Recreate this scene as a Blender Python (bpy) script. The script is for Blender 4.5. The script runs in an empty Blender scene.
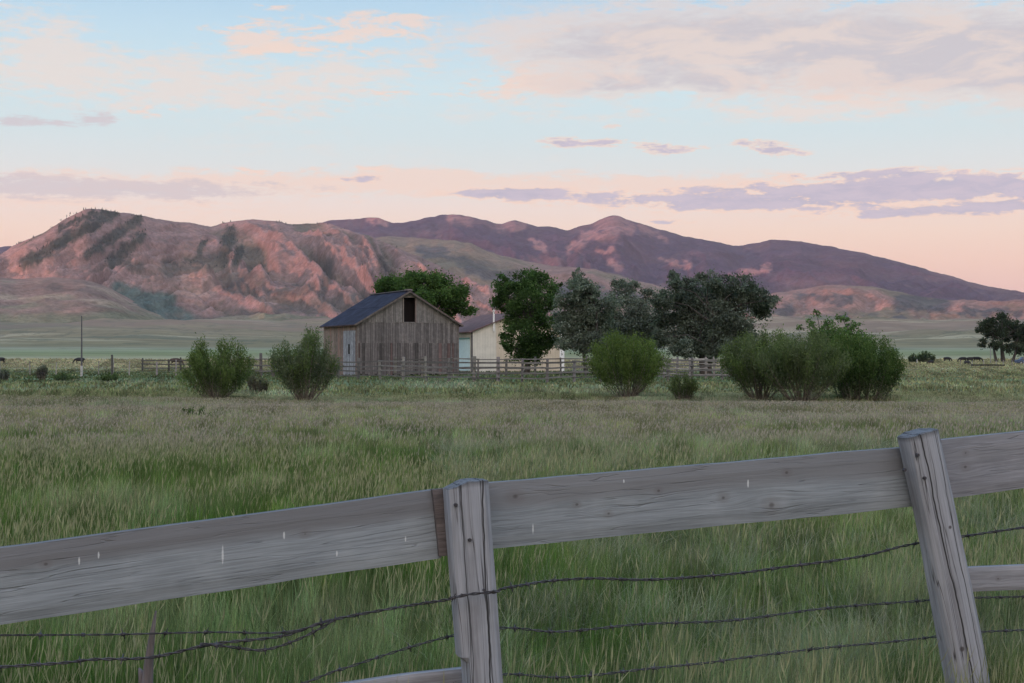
import bpy, math, random
import numpy as np
from mathutils import Vector, Matrix

R = math.radians
C = bpy.context.scene.collection
scene = bpy.context.scene
F = 1422.2          # focal length in pixels
HZ = 357.0          # horizon row
EYE = 1.6

# ---------------------------------------------------------------- camera
cam_d = bpy.data.cameras.new('camera'); cam = bpy.data.objects.new('camera', cam_d); C.objects.link(cam)
cam_d.lens = 50; cam_d.sensor_width = 36; cam_d.shift_y = (HZ-341.5)/1024
cam_d.clip_start = 0.1; cam_d.clip_end = 60000
cam.location = (0, 0, EYE); cam.rotation_euler = (R(90), 0, 0)
scene.camera = cam

# ---------------------------------------------------------------- view
scene.view_settings.view_transform = 'Standard'
scene.view_settings.look = 'None'
scene.view_settings.exposure = 0.0
scene.view_settings.gamma = 1.0
cy = scene.cycles
cy.use_denoising = True
cy.max_bounces = 6; cy.diffuse_bounces = 3; cy.glossy_bounces = 2; cy.transmission_bounces = 3
cy.volume_bounces = 0; cy.transparent_max_bounces = 6
cy.sample_clamp_indirect = 4

SUN_AZ = 231.0      # compass style: degrees clockwise from +Y (behind the camera, to the left)
SUN_EL = 3.0
SUN_STR = 4.7
SUN_COL = (1.0, 0.48, 0.43)

# ---------------------------------------------------------------- node helpers
class NT:
    def __init__(s, tree): s.t = tree; s.n = tree.nodes; s.l = tree.links
    def new(s, typ, **kw):
        nd = s.n.new(typ)
        for k, v in kw.items(): setattr(nd, k, v)
        return nd
    def link(s, a, b): s.l.new(a, b)
    def put(s, sock, v):
        if isinstance(v, bpy.types.NodeSocket): s.l.new(v, sock)
        elif v is not None: sock.default_value = v
    def m(s, op, a, b=None, c=None, clamp=False):
        nd = s.new('ShaderNodeMath', operation=op, use_clamp=clamp)
        s.put(nd.inputs[0], a)
        if b is not None: s.put(nd.inputs[1], b)
        if c is not None: s.put(nd.inputs[2], c)
        return nd.outputs[0]
    def vm(s, op, a, b=None):
        nd = s.new('ShaderNodeVectorMath', operation=op)
        s.put(nd.inputs[0], a)
        if b is not None: s.put(nd.inputs[1], b)
        return nd.outputs[0]
    def mix(s, f, a, b, blend='MIX'):
        nd = s.new('ShaderNodeMix', data_type='RGBA', blend_type=blend, clamp_factor=True)
        s.put(nd.inputs[0], f)
        s.put(nd.inputs[6], (*a, 1) if isinstance(a, tuple) and len(a) == 3 else a)
        s.put(nd.inputs[7], (*b, 1) if isinstance(b, tuple) and len(b) == 3 else b)
        return nd.outputs[2]
    def sm(s, v, lo, hi, a=0.0, b=1.0):
        nd = s.new('ShaderNodeMapRange', interpolation_type='SMOOTHSTEP')
        s.put(nd.inputs[0], v); s.put(nd.inputs[1], lo); s.put(nd.inputs[2], hi); s.put(nd.inputs[3], a); s.put(nd.inputs[4], b)
        return nd.outputs[0]
    def noise(s, vec, scale, detail=4, rough=.55, dist=0.0, color=False):
        nd = s.new('ShaderNodeTexNoise')
        if vec is not None: s.put(nd.inputs['Vector'], vec)
        nd.inputs['Scale'].default_value = scale; nd.inputs['Detail'].default_value = detail
        nd.inputs['Roughness'].default_value = rough; nd.inputs['Distortion'].default_value = dist
        return nd.outputs[1 if color else 0]
    def scale(s, vec, sc):
        nd = s.new('ShaderNodeMapping'); s.put(nd.inputs[0], vec); nd.inputs[3].default_value = sc
        return nd.outputs[0]
    def xyz(s, v):
        nd = s.new('ShaderNodeSeparateXYZ'); s.put(nd.inputs[0], v); return nd.outputs
    def comb(s, x, y, z):
        nd = s.new('ShaderNodeCombineXYZ'); s.put(nd.inputs[0], x); s.put(nd.inputs[1], y); s.put(nd.inputs[2], z)
        return nd.outputs[0]
    def ramp(s, f, stops, interp='LINEAR'):
        nd = s.new('ShaderNodeValToRGB'); cr = nd.color_ramp; cr.interpolation = interp
        while len(cr.elements) > 1: cr.elements.remove(cr.elements[0])
        cr.elements[0].position = stops[0][0]; cr.elements[0].color = (*stops[0][1], 1)
        for p, c in stops[1:]:
            e = cr.elements.new(p); e.color = (*c, 1)
        s.put(nd.inputs[0], f); return nd.outputs[0]

def lin(r, g, b):
    f = lambda c: ((c/255+.055)/1.055)**2.4 if c > 10 else c/255/12.92
    return (f(r), f(g), f(b))

# ---------------------------------------------------------------- world
w = bpy.data.worlds.new('World'); scene.world = w; w.use_nodes = True
T = NT(w.node_tree); T.n.clear()
co = T.new('ShaderNodeTexCoord').outputs['Generated']
dirn = T.vm('NORMALIZE', co)
dx, dy, dz = T.xyz(dirn)
az = T.m('ARCTAN2', dx, dy)
hor = T.m('SQRT', T.m('ADD', T.m('MULTIPLY', dx, dx), T.m('MULTIPLY', dy, dy)))
el = T.m('ARCTAN2', dz, hor)
# degrees-like units: U = azimuth, V = elevation, in units of 1/1422 rad
U = T.m('MULTIPLY', az, F); V = T.m('MULTIPLY', el, F)
elv = T.m('DIVIDE', V, 2000.0, clamp=True)
def st(y, c): return ((HZ-y)/2000.0, c)
grad = T.ramp(elv, [st(357, lin(226,176,170)), st(300, lin(236,188,178)), st(265, lin(245,203,184)), st(235, lin(247,215,196)),
    st(205, lin(240,222,214)), st(175, lin(222,228,228)), st(140, lin(208,229,234)), st(90, lin(203,231,241)), st(40, lin(188,223,243)),
    st(0, lin(170,211,240)), (0.35, lin(150,195,232)), (0.6, lin(125,170,215)), (1.0, lin(110,155,205))])
# warp + streaky cloud noise
pv = T.comb(T.m('DIVIDE', U, 100.0), T.m('DIVIDE', V, 34.0), 0.0)
wn = T.noise(pv, 1.0, 8, .62, .5)
pf = T.comb(T.m('DIVIDE', U, 34.0), T.m('DIVIDE', V, 8.0), 3.0)
wf = T.noise(pf, 1.0, 5, .6, .4)
wg = T.noise(T.comb(T.m('DIVIDE', U, 13.0), T.m('DIVIDE', V, 4.0), 7.0), 1.0, 5, .65, .6)
nz = T.m('ADD', T.m('MULTIPLY', T.m('SUBTRACT', wn, .5), 3.0), T.m('ADD', T.m('MULTIPLY', T.m('SUBTRACT', wf, .5), 2.4), T.m('MULTIPLY', T.m('SUBTRACT', wg, .5), 1.3)))
def cloud(ells, lo, hi, k=1.0):
    acc = None
    for (cx, cy_, rx, ry, am) in ells:
        a = math.atan((cx-512)/F)*F; e = math.atan((HZ-cy_)/math.hypot(F, cx-512))*F
        p = T.m('DIVIDE', T.m('SUBTRACT', U, a), rx); q = T.m('DIVIDE', T.m('SUBTRACT', V, e), ry)
        r2 = T.m('ADD', T.m('MULTIPLY', p, p), T.m('MULTIPLY', q, q))
        g = T.m('MULTIPLY', T.m('EXPONENT', T.m('MULTIPLY', r2, -1.0)), am)
        acc = g if acc is None else T.m('ADD', acc, g)
    # noise matters only near the cloud
    d = T.m('ADD', acc, T.m('MULTIPLY', T.m('MULTIPLY', nz, k), T.m('MINIMUM', T.m('MULTIPLY', acc, 2.0), 1.0)))
    return T.sm(d, lo, hi), T.sm(d, lo-.35, lo+.15)
sky = grad
# soft veils of warm light
veil, veil_rim = cloud([(60,78,110,26,.8),(200,85,120,34,.7),(20,25,70,28,.8),(330,85,90,40,.4),(560,160,200,20,.15),(430,60,200,40,.35),(250,150,260,14,.2),(700,110,260,14,.5),(830,112,70,10,.8)], .15, 1.15, .9)
sky = T.mix(T.m('MULTIPLY', veil, .7), sky, lin(240,221,210))
lowp, lowp_rim = cloud([(300,182,330,13,.95),(90,205,200,16,.7),(620,190,220,14,.7),(900,200,260,24,.9),(430,175,90,8,.6)], .2, 1.0, .8)
sky = T.mix(T.m('MULTIPLY', lowp, .75), sky, lin(247,214,196))
peach, peach_rim = cloud([(305,36,110,17,1.1),(400,20,50,9,.8),(240,44,60,10,.7),(157,114,26,8,1.3),(268,104,14,5,.6),(430,93,70,5,1.0),(275,8,30,5,.7),(500,80,50,20,.8),(860,84,110,14,.8),(640,82,110,10,.8),(962,170,26,6,1.2),(250,172,70,5,.8),(360,168,60,6,.7)], .4, 1.35, 1.4)
sky = T.mix(T.m('MULTIPLY', peach, .75), sky, lin(247,217,200))
greyb, greyb_rim = cloud([(610,45,120,30,1.15),(760,42,120,34,1.2),(900,45,120,32,1.2),(1020,50,100,30,1.2),(1150,60,140,34,1.0),(660,82,60,10,.8),(730,84,30,10,.9),(590,88,50,8,.7),(880,82,90,10,.7),(1010,78,50,10,.9),(560,80,40,8,.4)], .3, 1.45, .7)
sky = T.mix(T.m('MULTIPLY', greyb_rim, .55), sky, lin(242,214,200))
gcol = T.mix(T.sm(wn, .42, .58), lin(198,194,202), lin(228,212,206))
sky = T.mix(T.m('MULTIPLY', greyb, .88), sky, gcol)
greyl, greyl_rim = cloud([(30,121,50,6,1.0),(100,118,18,6,.8),(80,108,40,6,.35),(70,188,110,10,1.2),(190,190,80,10,.9),(300,186,60,8,.5),(-100,180,160,14,1.0)], .4, 1.3, 1.2)
sky = T.mix(T.m('MULTIPLY', greyl, .75), sky, lin(205,194,200))
purp, purp_rim = cloud([(560,143,20,5,1.3),(600,142,22,3.6,1.0),(645,145,24,6,1.35),(668,152,18,4,1.0),(692,147,20,4,.9),(748,143,18,3.6,1.0),(772,150,20,6,1.1),(800,155,16,4,.6),(614,127,12,3,.7),(610,196,90,6,1.25),(700,203,90,7,1.1),(520,192,60,5,1.0),(780,205,80,6,1.1),(870,190,120,9,1.3),(960,185,90,10,1.3),(1050,192,110,12,1.3),(905,173,60,5,.9),(740,188,60,5,.6),(880,214,90,4,.9),(985,208,70,6,1.0),(670,222,35,3,.5),(340,178,26,3,.7),(365,179,30,4,.8),(490,194,40,6,.9),(840,175,50,4,.8)], .55, 1.35, 1.5)
sky = T.mix(T.m('MULTIPLY', purp_rim, .6), sky, lin(250,214,192))
sky = T.mix(T.m('MULTIPLY', purp, .85), sky, T.mix(T.sm(wf, .35, .65), lin(168,169,197), lin(190,183,205)))
# the sunset side, behind the viewer, glows brighter and warmer; overhead sky gain added as fill light
toward = T.sm(T.m('MULTIPLY', dy, -1.0), -.1, 1.0)
lowb = T.sm(el, 0.0, .9, 1.0, .25)
glow = T.m('MULTIPLY', toward, lowb)
sky = T.mix(1.0, sky, (1.05, 1.06, 1.02), 'MULTIPLY')
sky = T.mix(glow, sky, (2.9, 2.35, 1.95))
gain = T.sm(el, .28, .8, 1.0, 2.5)
sky = T.mix(1.0, sky, T.comb(gain, gain, gain), 'MULTIPLY')
nish = T.new('ShaderNodeTexSky', sky_type='NISHITA')
nish.sun_disc = False; nish.sun_elevation = R(SUN_EL); nish.sun_rotation = R(SUN_AZ)
bg1 = T.new('ShaderNodeBackground'); T.link(sky, bg1.inputs[0]); bg1.inputs[1].default_value = 1.0
bg2 = T.new('ShaderNodeBackground'); T.link(nish.outputs[0], bg2.inputs[0]); bg2.inputs[1].default_value = 0.1
mx = T.new('ShaderNodeMixShader'); mx.inputs[0].default_value = .06
T.link(bg1.outputs[0], mx.inputs[1]); T.link(bg2.outputs[0], mx.inputs[2])
wo = T.new('ShaderNodeOutputWorld'); T.link(mx.outputs[0], wo.inputs[0])
w.cycles.sampling_method = 'MANUAL'; w.cycles.sample_map_resolution = 512

# ---------------------------------------------------------------- sun
sd = bpy.data.lights.new('sun', 'SUN'); sd.energy = SUN_STR; sd.angle = R(.6); sd.color = SUN_COL
so = bpy.data.objects.new('sun', sd); C.objects.link(so)
a, e = R(SUN_AZ), R(SUN_EL)
sv = Vector((math.sin(a)*math.cos(e), math.cos(a)*math.cos(e), math.sin(e)))   # towards the sun
so.rotation_euler = (-sv).to_track_quat('-Z', 'Y').to_euler(); so.location = (0, -20, 60)

# ---------------------------------------------------------------- noise in numpy
def _h(ix, iy, s):
    n = (ix.astype(np.int64)*374761393 + iy.astype(np.int64)*668265263 + s*1442695041) & 0xffffffff
    n = ((n ^ (n >> 13))*1274126177) & 0xffffffff
    n = (n ^ (n >> 16)) & 0xffffffff
    return n/4294967295.0
def vn(x, y, s=0):
    x = np.asarray(x, float); y = np.asarray(y, float)
    ix = np.floor(x); iy = np.floor(y); fx = x-ix; fy = y-iy
    out = 0
    a0 = []
    for ox in (0, 1):
        for oy in (0, 1):
            th = _h(ix+ox, iy+oy, s)*2*math.pi
            a0.append(np.cos(th)*(fx-ox) + np.sin(th)*(fy-oy))
    ux = fx*fx*fx*(fx*(fx*6-15)+10); uy = fy*fy*fy*(fy*(fy*6-15)+10)
    return (a0[0]*(1-ux)+a0[2]*ux)*(1-uy) + (a0[1]*(1-ux)+a0[3]*ux)*uy     # about -0.7..0.7
def fbm(x, y, s=0, o=4, g=.5):
    r = 0; am = 1; t = 0
    for i in range(o):
        r = r+am*vn(x, y, s+i*17); t += am; am *= g; x = x*2.03+11.3; y = y*2.03+5.7
    return r/t*1.6
def ridged(x, y, s=0, o=4, g=.5):
    r = 0; am = 1; t = 0
    for i in range(o):
        r = r+am*(1-np.abs(vn(x, y, s+i*31))*2.4); t += am; am *= g; x = x*2.1+7.1; y = y*2.1+3.3
    return r/t
def sst(x, a, b):
    t = np.clip((x-a)/(b-a), 0, 1); return t*t*(3-2*t)

# ---------------------------------------------------------------- mesh helpers
def link(o, parent=None):
    C.objects.link(o)
    if parent is not None: o.parent = parent
    return o
def np_mesh(name, V_, quads=None, tris=None, cols=None, mat=None, parent=None, smooth=False):
    me = bpy.data.meshes.new(name)
    V_ = np.asarray(V_, np.float32).reshape(-1, 3)
    nq = 0 if quads is None else len(quads); nt = 0 if tris is None else len(tris)
    idx = np.concatenate(([np.asarray(quads, np.int32).ravel()] if nq else []) + ([np.asarray(tris, np.int32).ravel()] if nt else []))
    me.vertices.add(len(V_)); me.vertices.foreach_set('co', V_.ravel())
    me.loops.add(len(idx)); me.loops.foreach_set('vertex_index', idx)
    st_ = np.concatenate([np.arange(nq)*4, nq*4+np.arange(nt)*3]).astype(np.int32)
    me.polygons.add(nq+nt); me.polygons.foreach_set('loop_start', st_)
    me.update(calc_edges=True)
    if cols is not None:
        at = me.attributes.new('tone', 'FLOAT_COLOR', 'POINT')
        cc = np.ones((len(V_), 4), np.float32); cc[:, :3] = cols
        at.data.foreach_set('color', cc.ravel())
    if smooth: me.polygons.foreach_set('use_smooth', np.ones(nq+nt, bool))
    if mat: me.materials.append(mat)
    me.validate()
    return link(bpy.data.objects.new(name, me), parent)

class MB:
    """collects boxes, beams and tubes into one mesh, with a tone per vertex"""
    def __init__(s): s.v = []; s.f = []; s.c = []
    def add(s, vs, fs, tone=(1, 1, 1)):
        b = len(s.v); s.v += [tuple(p) for p in vs]; s.f += [[b+i for i in f] for f in fs]; s.c += [tone]*len(vs); return s
    def box(s, x0, x1, y0, y1, z0, z1, tone=(1, 1, 1), M=None):
        vs = [Vector(p) for p in ((x0,y0,z0),(x1,y0,z0),(x1,y1,z0),(x0,y1,z0),(x0,y0,z1),(x1,y0,z1),(x1,y1,z1),(x0,y1,z1))]
        if M is not None: vs = [M @ p for p in vs]
        return s.add(vs, [(0,3,2,1),(4,5,6,7),(0,1,5,4),(1,2,6,5),(2,3,7,6),(3,0,4,7)], tone)
    def beam(s, a, b, w_, h_, tone=(1, 1, 1), up=Vector((0, 0, 1))):
        a = Vector(a); b = Vector(b); d = (b-a); L = d.length; d.normalize()
        sd_ = d.cross(up); sd_.normalize(); u2 = sd_.cross(d)
        M = Matrix((d, sd_, u2)).transposed().to_4x4(); M.translation = a
        return s.box(0, L, -w_/2, w_/2, -h_/2, h_/2, tone, M)
    def tube(s, pts, rads, n=6, tone=(1, 1, 1), cap=True):
        pts = [Vector(p) for p in pts]; vs = []; fs = []
        ref = Vector((.31, .77, .55))
        for i, p in enumerate(pts):
            d = (pts[min(i+1, len(pts)-1)]-pts[max(i-1, 0)]).normalized()
            u = d.cross(ref)
            if u.length < .05: u = d.cross(Vector((1, 0, 0)))
            u.normalize(); v = d.cross(u)
            for k in range(n):
                t = 2*math.pi*k/n; vs.append(p+(u*math.cos(t)+v*math.sin(t))*rads[i])
        for i in range(len(pts)-1):
            for k in range(n):
                k2 = (k+1) % n; fs.append((i*n+k, i*n+k2, (i+1)*n+k2, (i+1)*n+k))
        if cap:
            fs.append(tuple(range(n))[::-1]); fs.append(tuple((len(pts)-1)*n+k for k in range(n)))
        return s.add(vs, fs, tone)
    def build(s, name, mat, parent=None, smooth=False, bevel=0):
        me = bpy.data.meshes.new(name); me.from_pydata([tuple(p) for p in s.v], [], s.f); me.update()
        at = me.attributes.new('tone', 'FLOAT_COLOR', 'POINT')
        cc = np.ones((len(s.v), 4), np.float32); cc[:, :3] = np.array(s.c)
        at.data.foreach_set('color', cc.ravel())
        if smooth:
            for p in me.polygons: p.use_smooth = True
        me.materials.append(mat)
        o = link(bpy.data.objects.new(name, me), parent)
        if bevel:
            m_ = o.modifiers.new('bevel', 'BEVEL'); m_.width = bevel; m_.segments = 2; m_.limit_method = 'ANGLE'
        return o
def tag(o, label=None, cat=None, group=None, kind=None):
    if label: o['label'] = label
    if cat: o['category'] = cat
    if group: o['group'] = group
    if kind: o['kind'] = kind
    return o
def empty(name, loc, label, cat, group=None, rz=0):
    o = bpy.data.objects.new(name, None); o.location = loc; o.rotation_euler = (0, 0, rz); o.empty_display_size = .2
    link(o); return tag(o, label, cat, group)
def copy_tree(o, parent=None):
    c = o.copy(); C.objects.link(c); c.parent = parent
    for ch in list(o.children): copy_tree(ch, c)
    return c

# ---------------------------------------------------------------- terrain heights
def rise(d):
    return np.interp(d, [0,250,400,600,900,1300,1800,2300,3000,20000], [0,0,.3,2.6,7.5,17,33,55,72,85])
def hground(x, y):
    x = np.asarray(x, float); y = np.asarray(y, float)
    r = np.hypot(x, y)+1e-6
    f = sst(y/r, -.2, .5)
    h = rise(r)*f
    h = h+fbm(x/14, y/11, 5, 4)*.22*sst(r, 6, 30)*(1-sst(r, 90, 200)*.5)
    h = h+fbm(x/520, y/240, 9, 5)*sst(r, 700, 2200)*f*17
    h = h+(ridged(x/430+.3*vn(x/300, y/300, 6), y/260, 15, 4)-.6)*sst(r, 900, 1900)*(1-sst(r, 2500, 3200))*f*22
    return h
def g0(x, y): return float(hground(x, y))
def at(px, Y): return (px-512)/F*Y
def pz(py, Y): return EYE+(HZ-py)/F*Y

# ---------------------------------------------------------------- materials
def mat(name):
    m_ = bpy.data.materials.new(name); m_.use_nodes = True
    t = NT(m_.node_tree); b = t.n['Principled BSDF']; b.inputs['Roughness'].default_value = .8
    b.inputs['Specular IOR Level'].default_value = .25
    return m_, t, b
def attr(t, nm='tone'): return t.new('ShaderNodeAttribute', attribute_name=nm).outputs['Color']
def bump(t, b, h, strength=.3, dist=.01):
    nd = t.new('ShaderNodeBump'); t.put(nd.inputs['Height'], h); nd.inputs['Strength'].default_value = strength
    nd.inputs['Distance'].default_value = dist; t.link(nd.outputs[0], b.inputs['Normal'])
def simple(name, col, rough=.7, var=.25, sc=6.0, metal=0, spec=.25):
    m_, t, b = mat(name)
    c = t.new('ShaderNodeTexCoord').outputs['Object']
    n_ = t.noise(c, sc, 5, .6)
    k = t.sm(n_, .3, .7, 1-var, 1+var)
    base = t.mix(1.0, (*col, 1), t.comb(k, k, k), 'MULTIPLY')
    base = t.mix(1.0, base, attr(t), 'MULTIPLY')
    t.link(base, b.inputs['Base Color']); b.inputs['Roughness'].default_value = rough
    b.inputs['Metallic'].default_value = metal; b.inputs['Specular IOR Level'].default_value = spec
    return m_
def foliage(name, trans=.35):
    m_ = bpy.data.materials.new(name); m_.use_nodes = True; t = NT(m_.node_tree); t.n.clear()
    c = attr(t)
    d = t.new('ShaderNodeBsdfDiffuse'); t.link(c, d.inputs[0])
    tr = t.new('ShaderNodeBsdfTranslucent'); t.link(t.mix(1.0, c, (1.1, 1.15, .7), 'MULTIPLY'), tr.inputs[0])
    mx_ = t.new('ShaderNodeMixShader'); mx_.inputs[0].default_value = trans
    t.link(d.outputs[0], mx_.inputs[1]); t.link(tr.outputs[0], mx_.inputs[2])
    o_ = t.new('ShaderNodeOutputMaterial'); t.link(mx_.outputs[0], o_.inputs[0]); return m_
M_leaf = foliage('leaf'); M_grass = foliage('grass_blade', .35)

# ground: soil and turf near, pasture bands and sage slopes far
M_ground, t, b = mat('ground')
P = t.new('ShaderNodeNewGeometry').outputs['Position']
gx, gy, gz = t.xyz(P)
rad = t.m('SQRT', t.m('ADD', t.m('MULTIPLY', gx, gx), t.m('MULTIPLY', gy, gy)))
nb = t.noise(P, .012, 5, .6); nbig = t.noise(t.scale(P, (.0016, .007, .003)), 1, 4, .5)
lg = t.m('LOGARITHM', t.m('MAXIMUM', rad, 1.0), 10.0)
lg = t.m('ADD', lg, t.m('MULTIPLY', t.m('SUBTRACT', nbig, .5), .16))
lgn = t.m('DIVIDE', lg, 4.0)
L10 = lambda d: math.log10(d)/4
pst = [(L10(5), (.045,.055,.025)), (L10(50), (.07,.08,.04)), (L10(75), (.13,.14,.065)), (L10(95), (.09,.12,.05)), (L10(150), (.11,.12,.06)),
       (L10(190), (.14,.155,.09)), (L10(240), (.26,.25,.17)), (L10(430), (.30,.25,.15)), (L10(520), (.22,.20,.11)), (L10(600), (.15,.155,.07)),
       (L10(690), (.17,.18,.09)), (L10(820), (.20,.185,.12)), (L10(950), (.155,.125,.066)), (L10(2300), (.18,.135,.08)), (1, (.2,.17,.13))]
gc = t.ramp(lgn, pst)
n1 = t.noise(t.scale(P, (.02, .06, .05)), 1, 6, .65)
k = t.sm(n1, .25, .75, .72, 1.3); gc = t.mix(1.0, gc, t.comb(k, k, k), 'MULTIPLY')
streak = t.m('MULTIPLY', t.sm(t.noise(t.scale(P, (.0022, .009, .01)), 1, 6, .62, .8), .53, .60), t.sm(rad, 850, 1200))
gc = t.mix(t.m('MULTIPLY', streak, .7), gc, (.33, .27, .17))
dk = t.m('MULTIPLY', t.sm(t.noise(t.scale(P, (.0035, .010, .01)), 1, 7, .68, .5), .49, .60), t.sm(rad, 700, 1500))
gc = t.mix(t.m('MULTIPLY', dk, .7), gc, (.08, .085, .055))
spk = t.m('MULTIPLY', t.sm(t.noise(t.scale(P, (.035, .022, .05)), 1, 5, .75), .53, .62), t.sm(rad, 500, 1100))
gc = t.mix(t.m('MULTIPLY', spk, .6), gc, (.065, .07, .045))
rd_ = t.m('MULTIPLY', t.sm(t.noise(t.scale(P, (.003, .005, .02)), 1, 6, .65), .40, .54), t.sm(rad, 1250, 2300))
gc = t.mix(t.m('MULTIPLY', rd_, .8), gc, (.19, .12, .085))
t.link(gc, b.inputs['Base Color']); b.inputs['Specular IOR Level'].default_value = .05
bump(t, b, t.noise(P, .6, 5, .7), .5, .3)

# mountain rock and dry grass, tone attribute carries vegetation, darker gullies and painted light
def mountain_mat(name, sc=.012, strength=.9, spots=.5):
    m_, t, b = mat(name)
    P = t.new('ShaderNodeNewGeometry').outputs['Position']
    c = attr(t)
    n1 = t.noise(P, sc, 7, .68, .4)
    k = t.sm(n1, .3, .72, .74, 1.22)
    c = t.mix(1.0, c, t.comb(k, k, k), 'MULTIPLY')
    n3 = t.noise(P, sc*9, 4, .75); k3 = t.sm(n3, .32, .68, .7, 1.25); c = t.mix(1.0, c, t.comb(k3, k3, k3), 'MULTIPLY')
    sp = t.noise(P, sc*4.5, 5, .75)
    c = t.mix(t.m('MULTIPLY', t.sm(sp, .53, .64), spots), c, (.055, .055, .04))
    c = t.mix(t.m('MULTIPLY', t.sm(t.noise(P, sc*2.2, 5, .6), .58, .7), .15), c, (.34, .21, .16))
    t.link(c, b.inputs['Base Color']); b.inputs['Specular IOR Level'].default_value = .03
    b.inputs['Roughness'].default_value = .95
    bump(t, b, n1, strength, 12)
    return m_
M_mount = mountain_mat('mountain_rock', spots=.6); M_hill = mountain_mat('dry_hill', .01, .5, .5); M_range = mountain_mat('shaded_range', .006, 1.0, .35)

def seg_mask(px, py, segs):
    """soft capsules (x0,y0,x1,y1,w) -> 0..1"""
    out = np.zeros_like(px)
    for (x0, y0, x1, y1, w_) in segs:
        dx_, dy_ = x1-x0, y1-y0; L2 = dx_*dx_+dy_*dy_+1e-6
        tt = np.clip(((px-x0)*dx_+(py-y0)*dy_)/L2, 0, 1)
        d = np.hypot(px-x0-tt*dx_, py-y0-tt*dy_)
        out = np.maximum(out, 1-sst(d, w_*.45, w_*1.25))
    return out

def hills(name, sil, Yr, Yb, Yk, amp, lam, shear, colfn, material, seed, step=1.6, rows=230, rough=1.0, x0=-420, x1=1440, fpow=1.1, label=None):
    px = np.arange(x0, x1, step); n = len(px)
    sx, sy = zip(*sil)
    S = np.interp(px, sx, sy); S = np.convolve(np.pad(S, 2, mode='edge'), np.ones(5)/5, 'valid')
    S = S + fbm(px/26, px*0, seed, 4, .6)*2.2*rough
    Yrv = np.interp(px, *zip(*Yr)) if isinstance(Yr, (list, tuple)) else np.full(n, float(Yr))
    Yrv = Yrv+fbm(px/90, px*0+3, seed+3, 3)*.05*Yrv
    t1 = np.concatenate([np.linspace(0, 1, rows)**.9, 1+np.linspace(.02, 1, 26)])
    PX, TT = np.meshgrid(px, t1)
    YR = Yrv[None, :]; SS = S[None, :]
    Y = np.where(TT <= 1, Yb+(YR-Yb)*TT, YR+(Yk-YR)*(TT-1))
    X = (PX-512)/F*Y
    zr = EYE+(HZ-SS)/F*YR
    z0 = rise(Yb)-14
    prof = np.where(TT <= 1, np.clip(TT, 0, 1)**fpow, 1-(TT-1)**1.4*.9)
    Z = z0+(zr-z0)*prof
    hh = np.maximum(zr-z0, 10)
    sh = shear(PX) if callable(shear) else shear
    cx = X+sh*(YR-Y)
    wob = fbm(X/lam/2.2, Y/lam/4, seed+50, 3)*(.4 if name == 'mountain' else .8)
    rg = ridged(cx/lam+wob, Y/lam/(7 if name == 'mountain' else 3.2)+wob*.5, seed+7, 6, .5)
    if name == 'mountain':
        cb = X-.35*(YR-Y); rb = ridged(cb/lam*1.25+wob, Y/lam/6+wob*.5, seed+17, 6, .5); bl = sst(PX, 150, 290); rg = rg*(1-bl)+rb*bl
    rg2 = fbm(X/lam/.55, Y/lam/.8, seed+70, 5, .6)
    wgt = np.where(TT <= 1, np.sin(np.pi*np.clip(TT, 0, 1)**.85)**.8, 0)
    Z = Z+(rg-.55)*amp*wgt+rg2*amp*.20*(wgt*.9+.06)*rough
    py = HZ-(Z-EYE)/Y*F
    r_, c_ = PX.shape
    cav = rg
    col = colfn(PX, py, X, Y, Z, TT, cav)
    I = np.arange(r_*c_).reshape(r_, c_)
    q = np.stack([I[:-1, :-1], I[:-1, 1:], I[1:, 1:], I[1:, :-1]], -1).reshape(-1, 4)
    o = np_mesh(name, np.stack([X, Y, Z], -1).reshape(-1, 3), quads=q, cols=col.reshape(-1, 3), mat=material, smooth=True)
    tag(o, kind='structure')
    return PX, py, X, Y, Z, TT

def lerp(a, b_, f): return a*(1-f[..., None])+np.array(b_)*f[..., None]

# ---- ground sheet
rr = np.concatenate([[.3], np.geomspace(1.2, 14500, 230)]); th = np.linspace(0, 2*math.pi, 721)[:-1]
RR, TH = np.meshgrid(rr, th, indexing='ij')
GX = RR*np.sin(TH); GY = RR*np.cos(TH); GZ = hground(GX, GY)
I = np.arange(RR.size).reshape(RR.shape); J = np.roll(I, -1, 1)
q = np.stack([I[:-1], J[:-1], J[1:], I[1:]], -1).reshape(-1, 4)[:, ::-1]
ground = np_mesh('ground', np.stack([GX, GY, GZ], -1).reshape(-1, 3), quads=q,
                 tris=[[I[0, 0], I[0, k_], I[0, k_+1]] for k_ in range(1, 719)], mat=M_ground, smooth=True)
tag(ground, kind='structure')

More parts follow.
